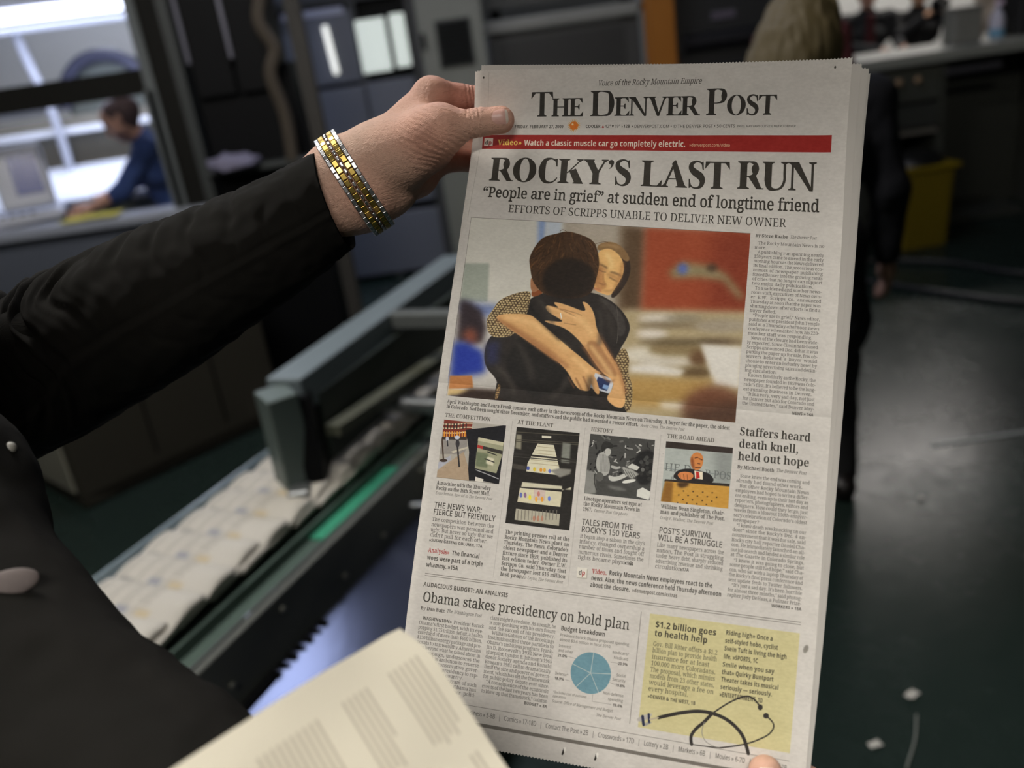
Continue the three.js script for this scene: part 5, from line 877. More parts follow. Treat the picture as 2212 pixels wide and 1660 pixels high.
const headBones = (c, f, s = 1) => {                                 // c = middle of the head, f = where the face looks
  const up = V3(0, 1, 0), side = V3().crossVectors(f, up).normalize(), u = V3().crossVectors(side, f), p = (a, b, d) => c.clone().addScaledVector(f, a * s).addScaledVector(u, b * s).addScaledVector(side, d * s);
  return [bone(p(-0.03, 0.035, 0), p(0.025, 0.04, 0), 0.078 * s, 0.07 * s), bone(p(0.03, 0, 0), p(0.05, -0.085, 0), 0.062 * s, 0.032 * s), bone(p(0.03, -0.03, 0.03), p(0.035, -0.03, -0.03), 0.045 * s), bone(p(0.09, 0.012, 0), p(0.108, -0.025, 0), 0.008 * s, 0.012 * s), bone(p(0.085, -0.058, 0.014), p(0.085, -0.058, -0.014), 0.012 * s), bone(p(0, -0.005, 0.078), p(-0.008, 0.02, 0.08), 0.012 * s, 0.014 * s), bone(p(0, -0.005, -0.078), p(-0.008, 0.02, -0.08), 0.012 * s, 0.014 * s)];
};
const handBones = (w, dir, across, s = 1, curl = 0.5) => {            // wrist, pointing direction, direction of the thumb
  const n = V3().crossVectors(dir, across).normalize(), L = [bone(w, w.clone().addScaledVector(dir, 0.05 * s), 0.022 * s, 0.03 * s)];
  for (let i = 0; i < 4; i++) { const o = (1.5 - i) * 0.019 * s, len = [0.068, 0.076, 0.07, 0.054][i] * s, a = w.clone().addScaledVector(dir, 0.075 * s).addScaledVector(across, o), b = a.clone().addScaledVector(dir, len * 0.55).addScaledVector(n, -len * 0.25 * curl), e = b.clone().addScaledVector(dir, len * 0.5 * (1 - curl * 0.6)).addScaledVector(n, -len * 0.5 * curl); L.push(bone(w.clone().addScaledVector(dir, 0.03 * s).addScaledVector(across, o * 0.7), a, 0.013 * s, 0.0105 * s), bone(a, b, 0.0098 * s, 0.009 * s), bone(b, e, 0.0088 * s, 0.0072 * s)); }
  const t = w.clone().addScaledVector(dir, 0.03 * s).addScaledVector(across, 0.03 * s), t2 = t.clone().addScaledVector(dir, 0.03 * s).addScaledVector(across, 0.016 * s); L.push(bone(w.clone().addScaledVector(across, 0.012 * s), t, 0.016 * s, 0.014 * s), bone(t, t2, 0.012 * s, 0.0105 * s), bone(t2, t2.clone().addScaledVector(dir, 0.026 * s).addScaledVector(n, -0.006 * s), 0.0105 * s, 0.008 * s)); return L;
};
// a figure from joints: o.j holds head, neck, chest, hip (centres) and pairs sh, el, wr, kn, an; front = where the body faces
function figure(name, label, o) {
  const g = thing(name, label, 'person'), j = o.j, f = o.front.clone().normalize(), s = o.size ?? 1, paint = skinTone(...(o.skin ?? [0.5, 0.29, 0.2])), side = V3().crossVectors(f, V3(0, 1, 0)).normalize(), look = (o.look ?? f).clone().normalize();
  const torso = (e, wide = 1) => [bone(j.chest.clone().addScaledVector(side, 0.085 * wide * s), j.chest.clone().addScaledVector(side, -0.085 * wide * s), 0.105 * s + e), bone(j.chest, j.hip, 0.115 * s + e, 0.105 * s + e), bone(j.hip.clone().addScaledVector(side, 0.07 * s), j.hip.clone().addScaledVector(side, -0.07 * s), 0.105 * s + e), bone(j.sh[0], j.sh[1], 0.052 * s + e), bone(j.neck, j.chest, 0.058 * s + e, 0.1 * s + e)];
  const arms = (e, to = 1) => [0, 1].flatMap((i) => { const w = j.el[i].clone().lerp(j.wr[i], to); return [bone(j.sh[i], j.el[i], 0.05 * s + e, 0.039 * s + e), bone(j.el[i], w, 0.039 * s + e, 0.028 * s + e)]; });
  const legs = (e) => [0, 1].flatMap((i) => { const h = j.hip.clone().addScaledVector(side, (i ? -0.09 : 0.09) * s); return [bone(h, j.kn[i], 0.082 * s + e, 0.055 * s + e), bone(j.kn[i], j.an[i], 0.054 * s + e, 0.036 * s + e * 1.3)]; });
  const parts = [mold([...torso(-0.01), ...arms(0), ...legs(-0.006), bone(j.neck, j.head, 0.052 * s, 0.05 * s)], 0.03, 0.014, paint), mold([...headBones(j.head, look, s), bone(j.neck.clone().lerp(j.head, 0.3), j.head.clone().addScaledVector(look, -0.02), 0.05 * s)], 0.022, 0.006, paint)];
  for (const i of [0, 1]) { const d = o.hand?.[i] ?? j.wr[i].clone().sub(j.el[i]).normalize(), ac = V3().crossVectors(d, f).lengthSq() > 0.02 ? f.clone().addScaledVector(d, -f.dot(d)).normalize() : side.clone(); parts.push(mold(handBones(j.wr[i], d, ac, s), 0.008, 0.005, paint)); }
  const body = mergeGeometries(parts.map((p) => p.toNonIndexed())); part('body', body, skinMat, g);
  const eyeU = V3().crossVectors(V3().crossVectors(look, V3(0, 1, 0)).normalize(), look), eyeS = V3().crossVectors(look, V3(0, 1, 0)).normalize(); for (const k of [-1, 1]) part('eye', new THREE.SphereGeometry(0.011 * s, 12, 8).translate(...j.head.clone().addScaledVector(look, 0.082 * s).addScaledVector(eyeU, 0.012 * s).addScaledVector(eyeS, 0.03 * k * s).toArray()), mat(srgb(40, 30, 26), 0.3), g);
  const crease = (amp, fr) => (x, y, z, d) => d + amp * N3(x * fr, y * fr * 0.6, z * fr) + amp * 0.5 * N3(x * fr * 2.3, y * fr * 2, z * fr * 2.3);
  part(o.topName ?? 'jacket', mold([...torso(0.014, 1.05), ...arms(0.013, o.cuff ?? 0.92), ...(o.coat ? [bone(j.hip, j.hip.clone().add(V3(0, -o.coat, 0)), 0.16, 0.2)] : [])], 0.03, 0.011, null, crease(0.006, 14)), o.top, g);
  part('trousers', mold(legs(0.014), 0.03, 0.012, null, crease(0.006, 12)), o.bottom, g);
  for (const i of [0, 1]) { const a = j.an[i].clone(); part('shoe', mold([bone(a.clone().setY(j.floor + 0.045).addScaledVector(f, -0.05), a.clone().setY(j.floor + 0.035).addScaledVector(f, 0.16), 0.045, 0.034), bone(a.clone().setY(j.floor + 0.1), a.clone().setY(j.floor + 0.05), 0.045)], 0.02, 0.007, null, (x, y, z, d) => Math.max(d, j.floor - y)), o.shoe ?? black, g); }
  const hc = j.head, back = (x, y, z, d) => { const fx = (x - hc.x) * look.x + (y - hc.y) * look.y + (z - hc.z) * look.z; const lim = 0.05 - 0.9 * Math.max(0, 0.04 - (y - hc.y)); return Math.max(d + 0.003 * N3(x * 60, y * 20, z * 60), fx - Math.max(lim, -0.03)); };
  part('hair', mold(o.hairBones ?? [bone(hc.clone().addScaledVector(look, -0.028).add(V3(0, 0.036, 0)), hc.clone().addScaledVector(look, 0.02).add(V3(0, 0.045, 0)), 0.09 * s, 0.082 * s), bone(hc.clone().addScaledVector(look, -0.04).add(V3(0, 0.03, 0)), hc.clone().addScaledVector(look, -0.03).add(V3(0, -0.07, 0)), 0.075 * s, 0.05 * s)], 0.03, 0.007, null, o.hairBones ? (x, y, z, d) => d + 0.008 * N3(x * 50, y * 8, z * 50) : back), o.hair, g);
  return g;
}
function standing(x, z, floor, h, front, arm) {                       // joints of an upright figure
  const f = front.clone().normalize(), r = V3().crossVectors(f, V3(0, 1, 0)).normalize(), k = h / 1.75, p = (y, a = 0, b = 0) => V3(x, floor + y * k, z).addScaledVector(f, a).addScaledVector(r, b);
  return { floor, head: p(1.63, 0.02), neck: p(1.48), chest: p(1.27), hip: p(0.95), sh: [p(1.42, 0, 0.185), p(1.42, 0, -0.185)], el: arm ? arm[0] : [p(1.13, -0.02, 0.24), p(1.13, -0.02, -0.24)], wr: arm ? arm[1] : [p(0.88, 0.05, 0.25), p(0.88, 0.05, -0.25)], kn: [p(0.5, 0.03, 0.1), p(0.5, 0.03, -0.1)], an: [p(0.09, 0, 0.11), p(0.09, 0, -0.11)] };
}
const cloth = (c, r = 0.9) => mat(c, r, { bumpMap: scuff, bumpScale: 0.0004 });
{ // woman seen from behind, right of the newspaper
  const c = V3(0.95, 0, -2.62), f = V3(0.25, 0, -0.97), j = standing(c.x, c.z, 0, 1.58, f);
  const b = (y, a, s) => V3(c.x, y, c.z).addScaledVector(f, a).addScaledVector(V3(0.97, 0, 0.25), s);
  figure('person', 'person in black trousers and a dark coat with long light brown hair, seen from behind', { j, front: f, top: cloth(srgb(11, 13, 22)), topName: 'coat', coat: 0.22, bottom: cloth(srgb(8, 8, 10)), shoe: mat(srgb(20, 16, 15), 0.4), hair: mat(srgb(88, 77, 48), 0.65),
    hairBones: [bone(b(1.51, -0.02, 0), b(1.44, -0.05, 0), 0.1), bone(b(1.46, -0.05, -0.05), b(1.2, -0.09, -0.16), 0.085, 0.08), bone(b(1.46, -0.05, 0), b(1.2, -0.09, 0.03), 0.085, 0.075), bone(b(1.4, -0.08, -0.03), b(1.1, -0.1, -0.05), 0.085, 0.06)] });
}
{ // worker in the control room
  const f = V3(-0.85, 0, 0.3), j = { floor: 0, head: V3(-2.0, 1.42, -5.36), neck: V3(-1.93, 1.29, -5.42), chest: V3(-1.9, 1.13, -5.45), hip: V3(-1.84, 0.84, -5.5), sh: [V3(-1.94, 1.25, -5.63), V3(-1.87, 1.25, -5.26)], el: [V3(-2.06, 1.04, -5.7), V3(-2.04, 1.05, -5.2)], wr: [V3(-2.22, 1.0, -5.56), V3(-2.2, 0.99, -5.1)], kn: [V3(-1.96, 0.46, -5.6), V3(-1.96, 0.46, -5.38)], an: [V3(-1.86, 0.08, -5.62), V3(-1.86, 0.08, -5.38)] };
  figure('person', 'worker in a navy blue shirt bending over the desk in the control room', { j, front: f, look: V3(-0.85, -0.45, 0.2), top: cloth(srgb(44, 66, 116)), topName: 'shirt', cuff: 0.35, bottom: cloth(srgb(36, 40, 60)), hair: mat(srgb(74, 56, 56), 0.7), skin: [0.52, 0.3, 0.22] });
}
{ // two people behind the counter
  const f = V3(-0.2, 0, 1), a = standing(3.42, -7.9, 0, 1.56, f, [[V3(3.2, 1.08, -7.82), V3(3.66, 1.08, -7.82)], [V3(3.42, 1.02, -7.6), V3(3.58, 1.02, -7.58)]]);
  const p = figure('person', 'person in a dark jacket and dark red shirt leaning towards the counter', { j: a, size: 0.88, front: f, top: cloth(srgb(36, 38, 40)), bottom: cloth(srgb(30, 30, 34)), hair: mat(srgb(60, 44, 34), 0.7), skin: [0.5, 0.28, 0.2] });
  part('shirt_front', mold([bone(V3(3.4, 1.29, -7.77), V3(3.39, 1.0, -7.76), 0.03, 0.045)], 0.02, 0.008), cloth(srgb(72, 18, 22)), p, 'dark red shirt front');
  const b = standing(3.86, -7.9, 0, 1.52, f, [[V3(3.66, 1.1, -7.78), V3(4.06, 1.16, -7.78)], [V3(3.8, 1.24, -7.64), V3(3.94, 1.26, -7.64)]]);
  figure('person', 'person in a black top holding up a camera behind the counter', { j: b, size: 0.88, front: f, top: cloth(srgb(26, 26, 28)), topName: 'sweater', bottom: cloth(srgb(26, 26, 30)), hair: mat(srgb(40, 30, 26), 0.7), skin: [0.55, 0.32, 0.2] });
  const c = thing('camera', 'black camera held up by the person in the black top', 'camera', V3(3.87, 1.27, -7.56)); part('camera_body', box(0.13, 0.09, 0.06, 0, 0.05, 0, 0.012), black, c); part('lens', new THREE.CylinderGeometry(0.032, 0.036, 0.09, 24).rotateX(Math.PI / 2).translate(0, 0.05, 0.07), mat(srgb(22, 22, 24), 0.3), c); part('viewfinder', box(0.05, 0.03, 0.05, 0, 0.105, 0, 0.008), black, c);
}
{ const f = V3(0.2, 0, -1), j = standing(1.81, -5.0, 0, 1.66, f); figure('person', 'person in a dark red sweater half hidden by the long haired person', { j, front: f, top: cloth(srgb(70, 22, 26)), topName: 'sweater', bottom: cloth(srgb(26, 28, 36)), hair: mat(srgb(40, 32, 28), 0.7) }); }
{ const f = V3(-0.4, 0, 1), j = standing(4.0, -6.75, 0, 1.66, f); figure('person', 'person in a beige jacket behind the far end of the counter', { j, front: f, top: cloth(srgb(170, 156, 138)), bottom: cloth(srgb(40, 40, 44)), hair: mat(srgb(60, 48, 36), 0.7) }); }
// ------------------------------------------------------------------ the newspaper held up: two slightly bent halves, edges measured on the sheet
const EDGE = { v: [0.0, 55.8, 133.2, 273.9, 423.4, 517.1, 546.8],
  left: [[0.0073, 1.5718, -0.7917], [-0.0026, 1.5212, -0.7733], [-0.0210, 1.4622, -0.7294], [-0.0585, 1.3491, -0.6544], [-0.0974, 1.2259, -0.5791], [-0.1211, 1.1444, -0.5427], [-0.1281, 1.1177, -0.5311]],
  right: [[0.2902, 1.5453, -0.6944], [0.2817, 1.4902, -0.6831], [0.2661, 1.4184, -0.6535], [0.2284, 1.3056, -0.5786], [0.1901, 1.1803, -0.5065], [0.1644, 1.1014, -0.4606], [0.1571, 1.0755, -0.4486]] };
function alongEdge(P, v) {
  const V = EDGE.v, lo = v <= V[3] ? 0 : 3, n = 4; let i = lo; while (i < lo + n - 2 && v > V[i + 1]) i++;
  const q = (k) => V3(...P[k]), tan = (k) => { const a = Math.max(k - 1, lo), b = Math.min(k + 1, lo + n - 1); return q(b).sub(q(a)).divideScalar(V[b] - V[a]); };
  const h = V[i + 1] - V[i], t = (v - V[i]) / h;
  return q(i).multiplyScalar(2 * t ** 3 - 3 * t * t + 1).addScaledVector(tan(i), (t ** 3 - 2 * t * t + t) * h).addScaledVector(q(i + 1), -2 * t ** 3 + 3 * t * t).addScaledVector(tan(i + 1), (t ** 3 - t * t) * h);
}
const sheetNormal = V3(-0.16, 0.5, 0.85).normalize();
function sheetAt(u, v, back = 0, curl = 0) {                                   // millimetres on the sheet to a point in the room
  const a = alongEdge(EDGE.left, v), b = alongEdge(EDGE.right, v), p = a.lerp(b, u / PW);
  const edge = u < 7 ? -1.6 * ((7 - u) / 7) ** 2 : 0, crease = -0.9 * Math.exp(-(((v - FOLD) / 2.2) ** 2)), wave = 0.5 * Math.sin(u * 0.021 + 0.6) * Math.sin(v * 0.012) + 0.35 * N3(u * 0.018, v * 0.011, 5.1);
  return p.addScaledVector(sheetNormal, (edge + crease + wave + curl * Math.max(0, (u - 279) / 21) ** 2) / 1000 - back);
}
function sheetMesh(v0, v1, o = {}) {                                 // a grid over part of a sheet, saw-toothed where the press cut it
  const P = [], UV = [], I = [], us = []; for (let u = 0; u <= PW + 0.01; u += 1.25) us.push(u); const rows = Math.round((v1 - v0) / 5), n = us.length;
  const turn = o.turn ?? 0, cu = 150, cv = 520;
  for (let r = 0; r <= rows; r++) for (let i = 0; i < n; i++) {
    let v = v0 + (v1 - v0) * r / rows, u = us[i]; const saw = (i % 2 ? 0.9 : 0); if (r === 0 && v0 === 0) v += saw; if (r === rows && v1 === PH) v -= saw;
    UV.push(u / PW, 1 - (v - v0) / (v1 - v0));
    const x = u * (o.wide ?? 1) - cu, y = v - cv, uu = cu + x * Math.cos(turn) - y * Math.sin(turn) + (o.du ?? 0), vv = cv + x * Math.sin(turn) + y * Math.cos(turn) + (o.dv ?? 0) + x / 150 * (o.tilt ?? 0);
    P.push(...sheetAt(uu, vv, o.back ?? 0, o.curl ?? 1.5).toArray());
  }
  for (let r = 0; r < rows; r++) for (let i = 0; i < n - 1; i++) { const a = r * n + i, b = a + n; I.push(a, b, a + 1, b, b + 1, a + 1); }
  const g = new THREE.BufferGeometry(); g.setAttribute('position', new THREE.Float32BufferAttribute(P, 3)); g.setAttribute('uv', new THREE.Float32BufferAttribute(UV, 2)); g.setIndex(I); g.computeVertexNormals(); return g;
}
const fibre = grain(256, 256, (x, y) => rnd() * 1.4 - 0.7 + 0.6 * N3(x * 20, y * 40), 128, 50);
const newsprint = mat(0xc9c5bd, 0.92);
const paper = thing('newspaper', 'broadsheet newspaper held open in both hands, front page towards the viewer', 'newspaper');
{
  const face = (t) => new THREE.MeshStandardMaterial({ map: t, roughness: 0.86 });
  part('front_page_upper_half', sheetMesh(0, FOLD), face(pageHalf(0, FOLD)), paper, 'masthead, red strip, headline and large colour picture of two people hugging');
  part('front_page_lower_half', sheetMesh(FOLD, PH), face(pageHalf(FOLD, PH)), paper, 'small pictures, text columns, blue pie chart and a yellow box with a stethoscope');
  [[0.0115, -1.4, -0.8, 2.0, 1.006, -0.4], [0.0125, -1.6, -0.8, 3.0, 1.007, -0.6], [0.018, -1.6, -0.6, 4.6, 1.016, -1.6], [0.0192, -1.8, -0.6, 5.6, 1.0165, -1.8], [0.0215, -1.6, -0.8, 7.0, 1.02, -2.8]].forEach(([turn, dv, du, back, wide, curl]) => part('inner_sheet', sheetMesh(0, PH, { turn, dv, du, back: back / 1000, wide, curl, tilt: 2.4 }), newsprint, paper));
}
// ------------------------------------------------------------------ the person holding the newspaper
const holder = thing('person', 'person in a black jacket holding up the newspaper with an outstretched arm', 'person');
const fabric = (() => { const weave = grain(256, 256, (x, y) => 0.7 * Math.sin((x + y) * 256 * 0.8) + 0.5 * (rnd() - 0.5), 128, 70); weave.repeat.set(60, 60); return new THREE.MeshPhysicalMaterial({ color: srgb(25, 24, 21), roughness: 0.92, specularIntensity: 0.28, bumpMap: weave, bumpScale: 0.0002 }); })();
const H = (x, y, d) => at(x, y, d);
const shL = V3(-0.62, 1.40, -0.6), elL = H(150, 762, 0.785), wrL = H(762, 394, 0.757), shR = V3(-0.36, 1.36, -0.16), elR = V3(-0.16, 1.13, -0.17), wrR = V3(0.1, 1.035, -0.385);
{ // skin: left hand and wrist in fine cells, the rest of the body in coarser ones, one continuous skin
  const J = (x, y, d, r) => ({ p: H(x, y, d), r }), B = (a, b, k) => { const o = bone(a.p, b.p, a.r, b.r); if (k) o.k = k; return o; };
  const fore = J(700, 428, 0.76, 0.0315), wristA = J(752, 378, 0.758, 0.0255), wristB = J(778, 418, 0.762, 0.0255), carpA = J(822, 338, 0.758, 0.024), carpB = J(838, 400, 0.772, 0.0225);
  const iM = J(932, 208, 0.768, 0.0142), iP = J(1040, 213, 0.79, 0.0108), iD = J(1085, 226, 0.775, 0.0092), iT = J(1092, 244, 0.764, 0.0085);
  const mM = J(936, 250, 0.795, 0.0145), mP = J(1042, 292, 0.806, 0.0102), mD = J(1092, 296, 0.783, 0.009), mT = J(1098, 302, 0.766, 0.008);
  const rM = J(932, 298, 0.806, 0.014), rP = J(1030, 322, 0.812, 0.0098), rD = J(1082, 330, 0.786, 0.0088), rT = J(1090, 334, 0.767, 0.008);
  const pM = J(930, 344, 0.805, 0.0135), pP = J(1010, 349, 0.803, 0.0088), pD = J(1056, 352, 0.782, 0.008), pT = J(1066, 356, 0.766, 0.0072);
  const tC = J(846, 340, 0.752, 0.0205), tM = J(948, 281, 0.728, 0.0148), tI = J(1030, 265, 0.7255, 0.0112), tT = J(1082, 259, 0.7255, 0.0112), thA = J(884, 338, 0.752, 0.0205), thB = J(930, 318, 0.745, 0.0165), hyA = J(818, 412, 0.785, 0.0195), hyB = J(900, 382, 0.802, 0.0165);
  const hand = [B(fore, wristA, 0.02), B(fore, wristB, 0.02), B(wristA, carpA, 0.02), B(wristB, carpB, 0.02), B(wristA, wristB, 0.02), B(carpA, iM, 0.014), B(carpA, mM, 0.012), B(carpB, rM, 0.012), B(carpB, pM, 0.012), B(iM, mM, 0.01), B(mM, rM, 0.01), B(rM, pM, 0.01), B(wristA, tC, 0.016), B(tC, tM, 0.014), B(tC, thA, 0.014), B(thA, thB, 0.012), B(thB, tM, 0.012), B(carpA, tM, 0.016), B(wristB, hyA, 0.014), B(hyA, hyB, 0.01), B(hyB, pM, 0.01), B(J(900, 255, 0.76, 0.012), tM, 0.016)];
  const fingers = [[iM, iP, iD, iT], [mM, mP, mD, mT], [rM, rP, rD, rT], [pM, pP, pD, pT]].flatMap((q) => [B(q[0], q[1], 0.004), B(q[1], q[2], 0.003), B(q[2], q[3], 0.003)]), thumb = [B(tM, tI, 0.006), B(tI, tT, 0.005)];
  const f1 = field(hand, 0.014), f2 = field(fingers, 0.004), f3 = field(thumb, 0.006);
  // skin folds: rings round the thumb joint, fine lines over the back of the thumb
  const tAxis = tT.p.clone().sub(tM.p).normalize(), tAlong = (x, y, z) => (x - tM.p.x) * tAxis.x + (y - tM.p.y) * tAxis.y + (z - tM.p.z) * tAxis.z, tJoint = tI.p.clone().sub(tM.p).dot(tAxis), web = H(962, 305, 0.735);
  const detail = (x, y, z) => {
    const a = tAlong(x, y, z), n = 0.0012 * N3(x * 170, y * 170, z * 170); let d = 0.0003 * N3(x * 420, y * 420, z * 420);
    for (const k of [-0.0068, -0.0035, -0.0004, 0.003]) d += 0.0009 * Math.exp(-(((a - tJoint - k + n) / 0.0009) ** 2));
    const w = Math.exp(-((Math.hypot(x - web.x, y - web.y, z - web.z) / 0.03) ** 2)); d += 0.0004 * w * Math.sin((x * 0.8 + y * 1.2) * 950 + 5 * N3(x * 60, y * 60, z * 60)); return d;
  };
  const all = (x, y, z) => smin(smin(f1(x, y, z), f2(x, y, z), 0.007), f3(x, y, z), 0.008) + detail(x, y, z);
  const base = skinTone(0.68, 0.42, 0.31), red = [[tM.p, 0.03, 0.3], [H(1010, 210, 0.77), 0.03, 0.5], [tT.p, 0.016, 0.25], [iM.p, 0.02, 0.2], [H(985, 330, 0.79), 0.05, 0.35]];
  const paint = (x, y, z) => { const c = base(x, y, z); let r = 0; for (const [p, s, a] of red) r += a * Math.exp(-(((x - p.x) ** 2 + (y - p.y) ** 2 + (z - p.z) ** 2) / (s * s))); return [c[0] * (1 + 0.1 * r), c[1] * (1 - 0.3 * r), c[2] * (1 - 0.3 * r)]; };
  const bb = bounds([...hand, ...fingers, ...thumb], 0.008), fine = skin(all, bb.min, bb.max, 0.0013, paint);
  // right hand under the lower corner: thumb in front, fingers behind
  const N = sheetNormal, Q = (u, v, n, r) => ({ p: sheetAt(u, v).addScaledVector(N, n), r });
  const rt = Q(272, 524, 0.0118, 0.0115), rt1 = Q(275, 546, 0.013, 0.012), rt2 = Q(281, 578, 0.01, 0.015), rw = { p: wrR, r: 0.026 }, palm = Q(288, 598, -0.012, 0.022);
  const hr = [B(rt, rt1, 0.005), B(rt1, rt2, 0.006), B(rt2, palm, 0.012), B(palm, rw, 0.02)];
  [[298, 536, 276], [294, 548, 270], [288, 558, 264], [280, 568, 258]].forEach(([u, v, e], i) => { const k = Q(308 - i * 5, 578 + i * 7, -0.026, 0.0105), m = Q(u + 10, v, -0.03, 0.0095), t = Q(e, v - 8, -0.0155, 0.0085); hr.push(B(palm, k, 0.012), B(k, m, 0.003), B(m, t, 0.003)); });
  const b2 = bounds(hr, 0.008), fineR = skin(field(hr, 0.01), b2.min, b2.max, 0.0022, paint);
  const hip = V3(-0.42, 0.93, -0.42), chest = V3(-0.5, 1.2, -0.38), neck = V3(-0.49, 1.46, -0.37), headC = V3(-0.44, 1.64, -0.38);
  const coarse = [bone(elL, fore.p, 0.038, 0.033), bone(shL, elL, 0.048, 0.038), bone(shR, elR, 0.048, 0.038), bone(elR, wrR, 0.038, 0.027), bone(shL, shR, 0.06), bone(neck, chest, 0.06, 0.11), bone(chest, hip, 0.12, 0.115), bone(neck, headC, 0.055), bone(hip, V3(-0.38, 0.5, -0.5), 0.09, 0.06), bone(V3(-0.38, 0.5, -0.5), V3(-0.42, 0.08, -0.52), 0.055, 0.036), bone(hip, V3(-0.3, 0.5, -0.3), 0.09, 0.06), bone(V3(-0.3, 0.5, -0.3), V3(-0.36, 0.08, -0.3), 0.055, 0.036)];
  const look = V3(0.8, -0.35, -0.35).normalize();
  const body = mergeGeometries([fine, fineR, mold(coarse, 0.03, 0.013, base), mold([...headBones(headC, look), bone(neck, headC, 0.055)], 0.022, 0.006, base)].map((g) => g.toNonIndexed()));
  part('body', body, new THREE.MeshPhysicalMaterial({ vertexColors: true, roughness: 0.5, specularIntensity: 0.45, bumpMap: pores, bumpScale: 0.0007 }), holder);
  for (const k of [-1, 1]) part('eye', new THREE.SphereGeometry(0.011, 12, 8).translate(...headC.clone().addScaledVector(look, 0.085).add(V3(-0.35 * 0.03 * k, 0.02, -0.8 * 0.03 * k)).toArray()), mat(srgb(40, 30, 26), 0.3), holder);
  part('hair', mold([bone(headC.clone().addScaledVector(look, -0.045).add(V3(0, 0.045, 0)), headC.clone().addScaledVector(look, -0.01).add(V3(0, 0.055, 0)), 0.088, 0.08), bone(headC.clone().addScaledVector(look, -0.05), headC.clone().addScaledVector(look, -0.04).add(V3(0, -0.06, 0)), 0.07, 0.05)], 0.03, 0.007), mat(srgb(66, 52, 40), 0.7), holder);
  // nails: a thin curved plate laid on the end of each thumb
  const nailOn = (f, tip, axis, toEye, len, wid) => {
    const e1 = axis.clone().normalize(), e2 = V3().crossVectors(toEye, e1).normalize(), n = V3().crossVectors(e1, e2).normalize(), P = [], I = [], m = 14;
    for (let i = 0; i <= m; i++) for (let k = 0; k <= m; k++) {
      const a = i / m, t = k / m * 2 - 1, wdt = wid * Math.sqrt(clamp(1 - (Math.max(0, a - 0.72) / 0.33) ** 2, 0, 1)) * (0.86 + 0.14 * a), rootCurve = -0.14 * t * t * (1 - a);
      const p = tip.clone().addScaledVector(e1, (a - 0.55 + rootCurve * -1) * len).addScaledVector(e2, t * wdt).addScaledVector(n, 0.02); let d = f(p.x, p.y, p.z), g = 0; while (d > 0.00005 && g++ < 60) { p.addScaledVector(n, -d * 0.8); d = f(p.x, p.y, p.z); } p.addScaledVector(n, 0.00045 - 0.0005 * (1 - a) ** 4 - 0.0004 * t ** 8); P.push(...p.toArray());
    }
    for (let i = 0; i < m; i++) for (let k = 0; k < m; k++) { const q = i * (m + 1) + k; I.push(q, q + 1, q + m + 1, q + 1, q + m + 2, q + m + 1); }
    const g = new THREE.BufferGeometry(); g.setAttribute('position', new THREE.Float32BufferAttribute(P, 3)); const C = []; for (let i = 0; i <= m; i++) for (let k = 0; k <= m; k++) { const w = smooth(0.78, 0.86, i / m); C.push(0.74 + 0.02 * w, 0.43 + 0.22 * w, 0.36 + 0.2 * w); } g.setAttribute('color', new THREE.Float32BufferAttribute(C, 3)); g.setIndex(I); g.computeVertexNormals(); return g;
  };
  const nailMat = new THREE.MeshPhysicalMaterial({ vertexColors: true, roughness: 0.36, side: THREE.DoubleSide });
  part('thumb_nail', nailOn(all, tT.p, tT.p.clone().sub(tI.p), eye.clone().sub(tT.p).normalize().addScaledVector(UPV, 0.25).normalize(), 0.0135, 0.0066), nailMat, holder);
  part('thumb_nail', nailOn(field(hr, 0.01), rt.p, rt.p.clone().sub(rt1.p), N, 0.0135, 0.0064), nailMat, holder);
  // ---- jacket: the left sleeve swept along the arm with its folds
  const path = [[734, 428, 0.757, 0.0425], [700, 447, 0.758, 0.044], [640, 484, 0.76, 0.047], [566, 530, 0.764, 0.0505], [470, 583, 0.77, 0.0565], [362, 644, 0.776, 0.0635], [250, 706, 0.782, 0.067], [150, 762, 0.785, 0.069], [40, 815, 0.775, 0.071], [-100, 860, 0.75, 0.074]].map(([x, y, d, r]) => ({ p: H(x, y, d), r })); path.push({ p: shL.clone().lerp(elL, 0.25), r: 0.08 });
  const curve = new THREE.CatmullRomCurve3(path.map((q) => q.p)), M = 260, K = 120, P = [], UV = [], I = [], up0 = UPV.clone(), LEN = curve.getLength();
  const ridge = (x) => { const s = Math.abs(((x % 1) + 1) % 1 - 0.5) * 2; return 1 - 1.15 * Math.exp(-s * s * 11) - 0.3 * s; };
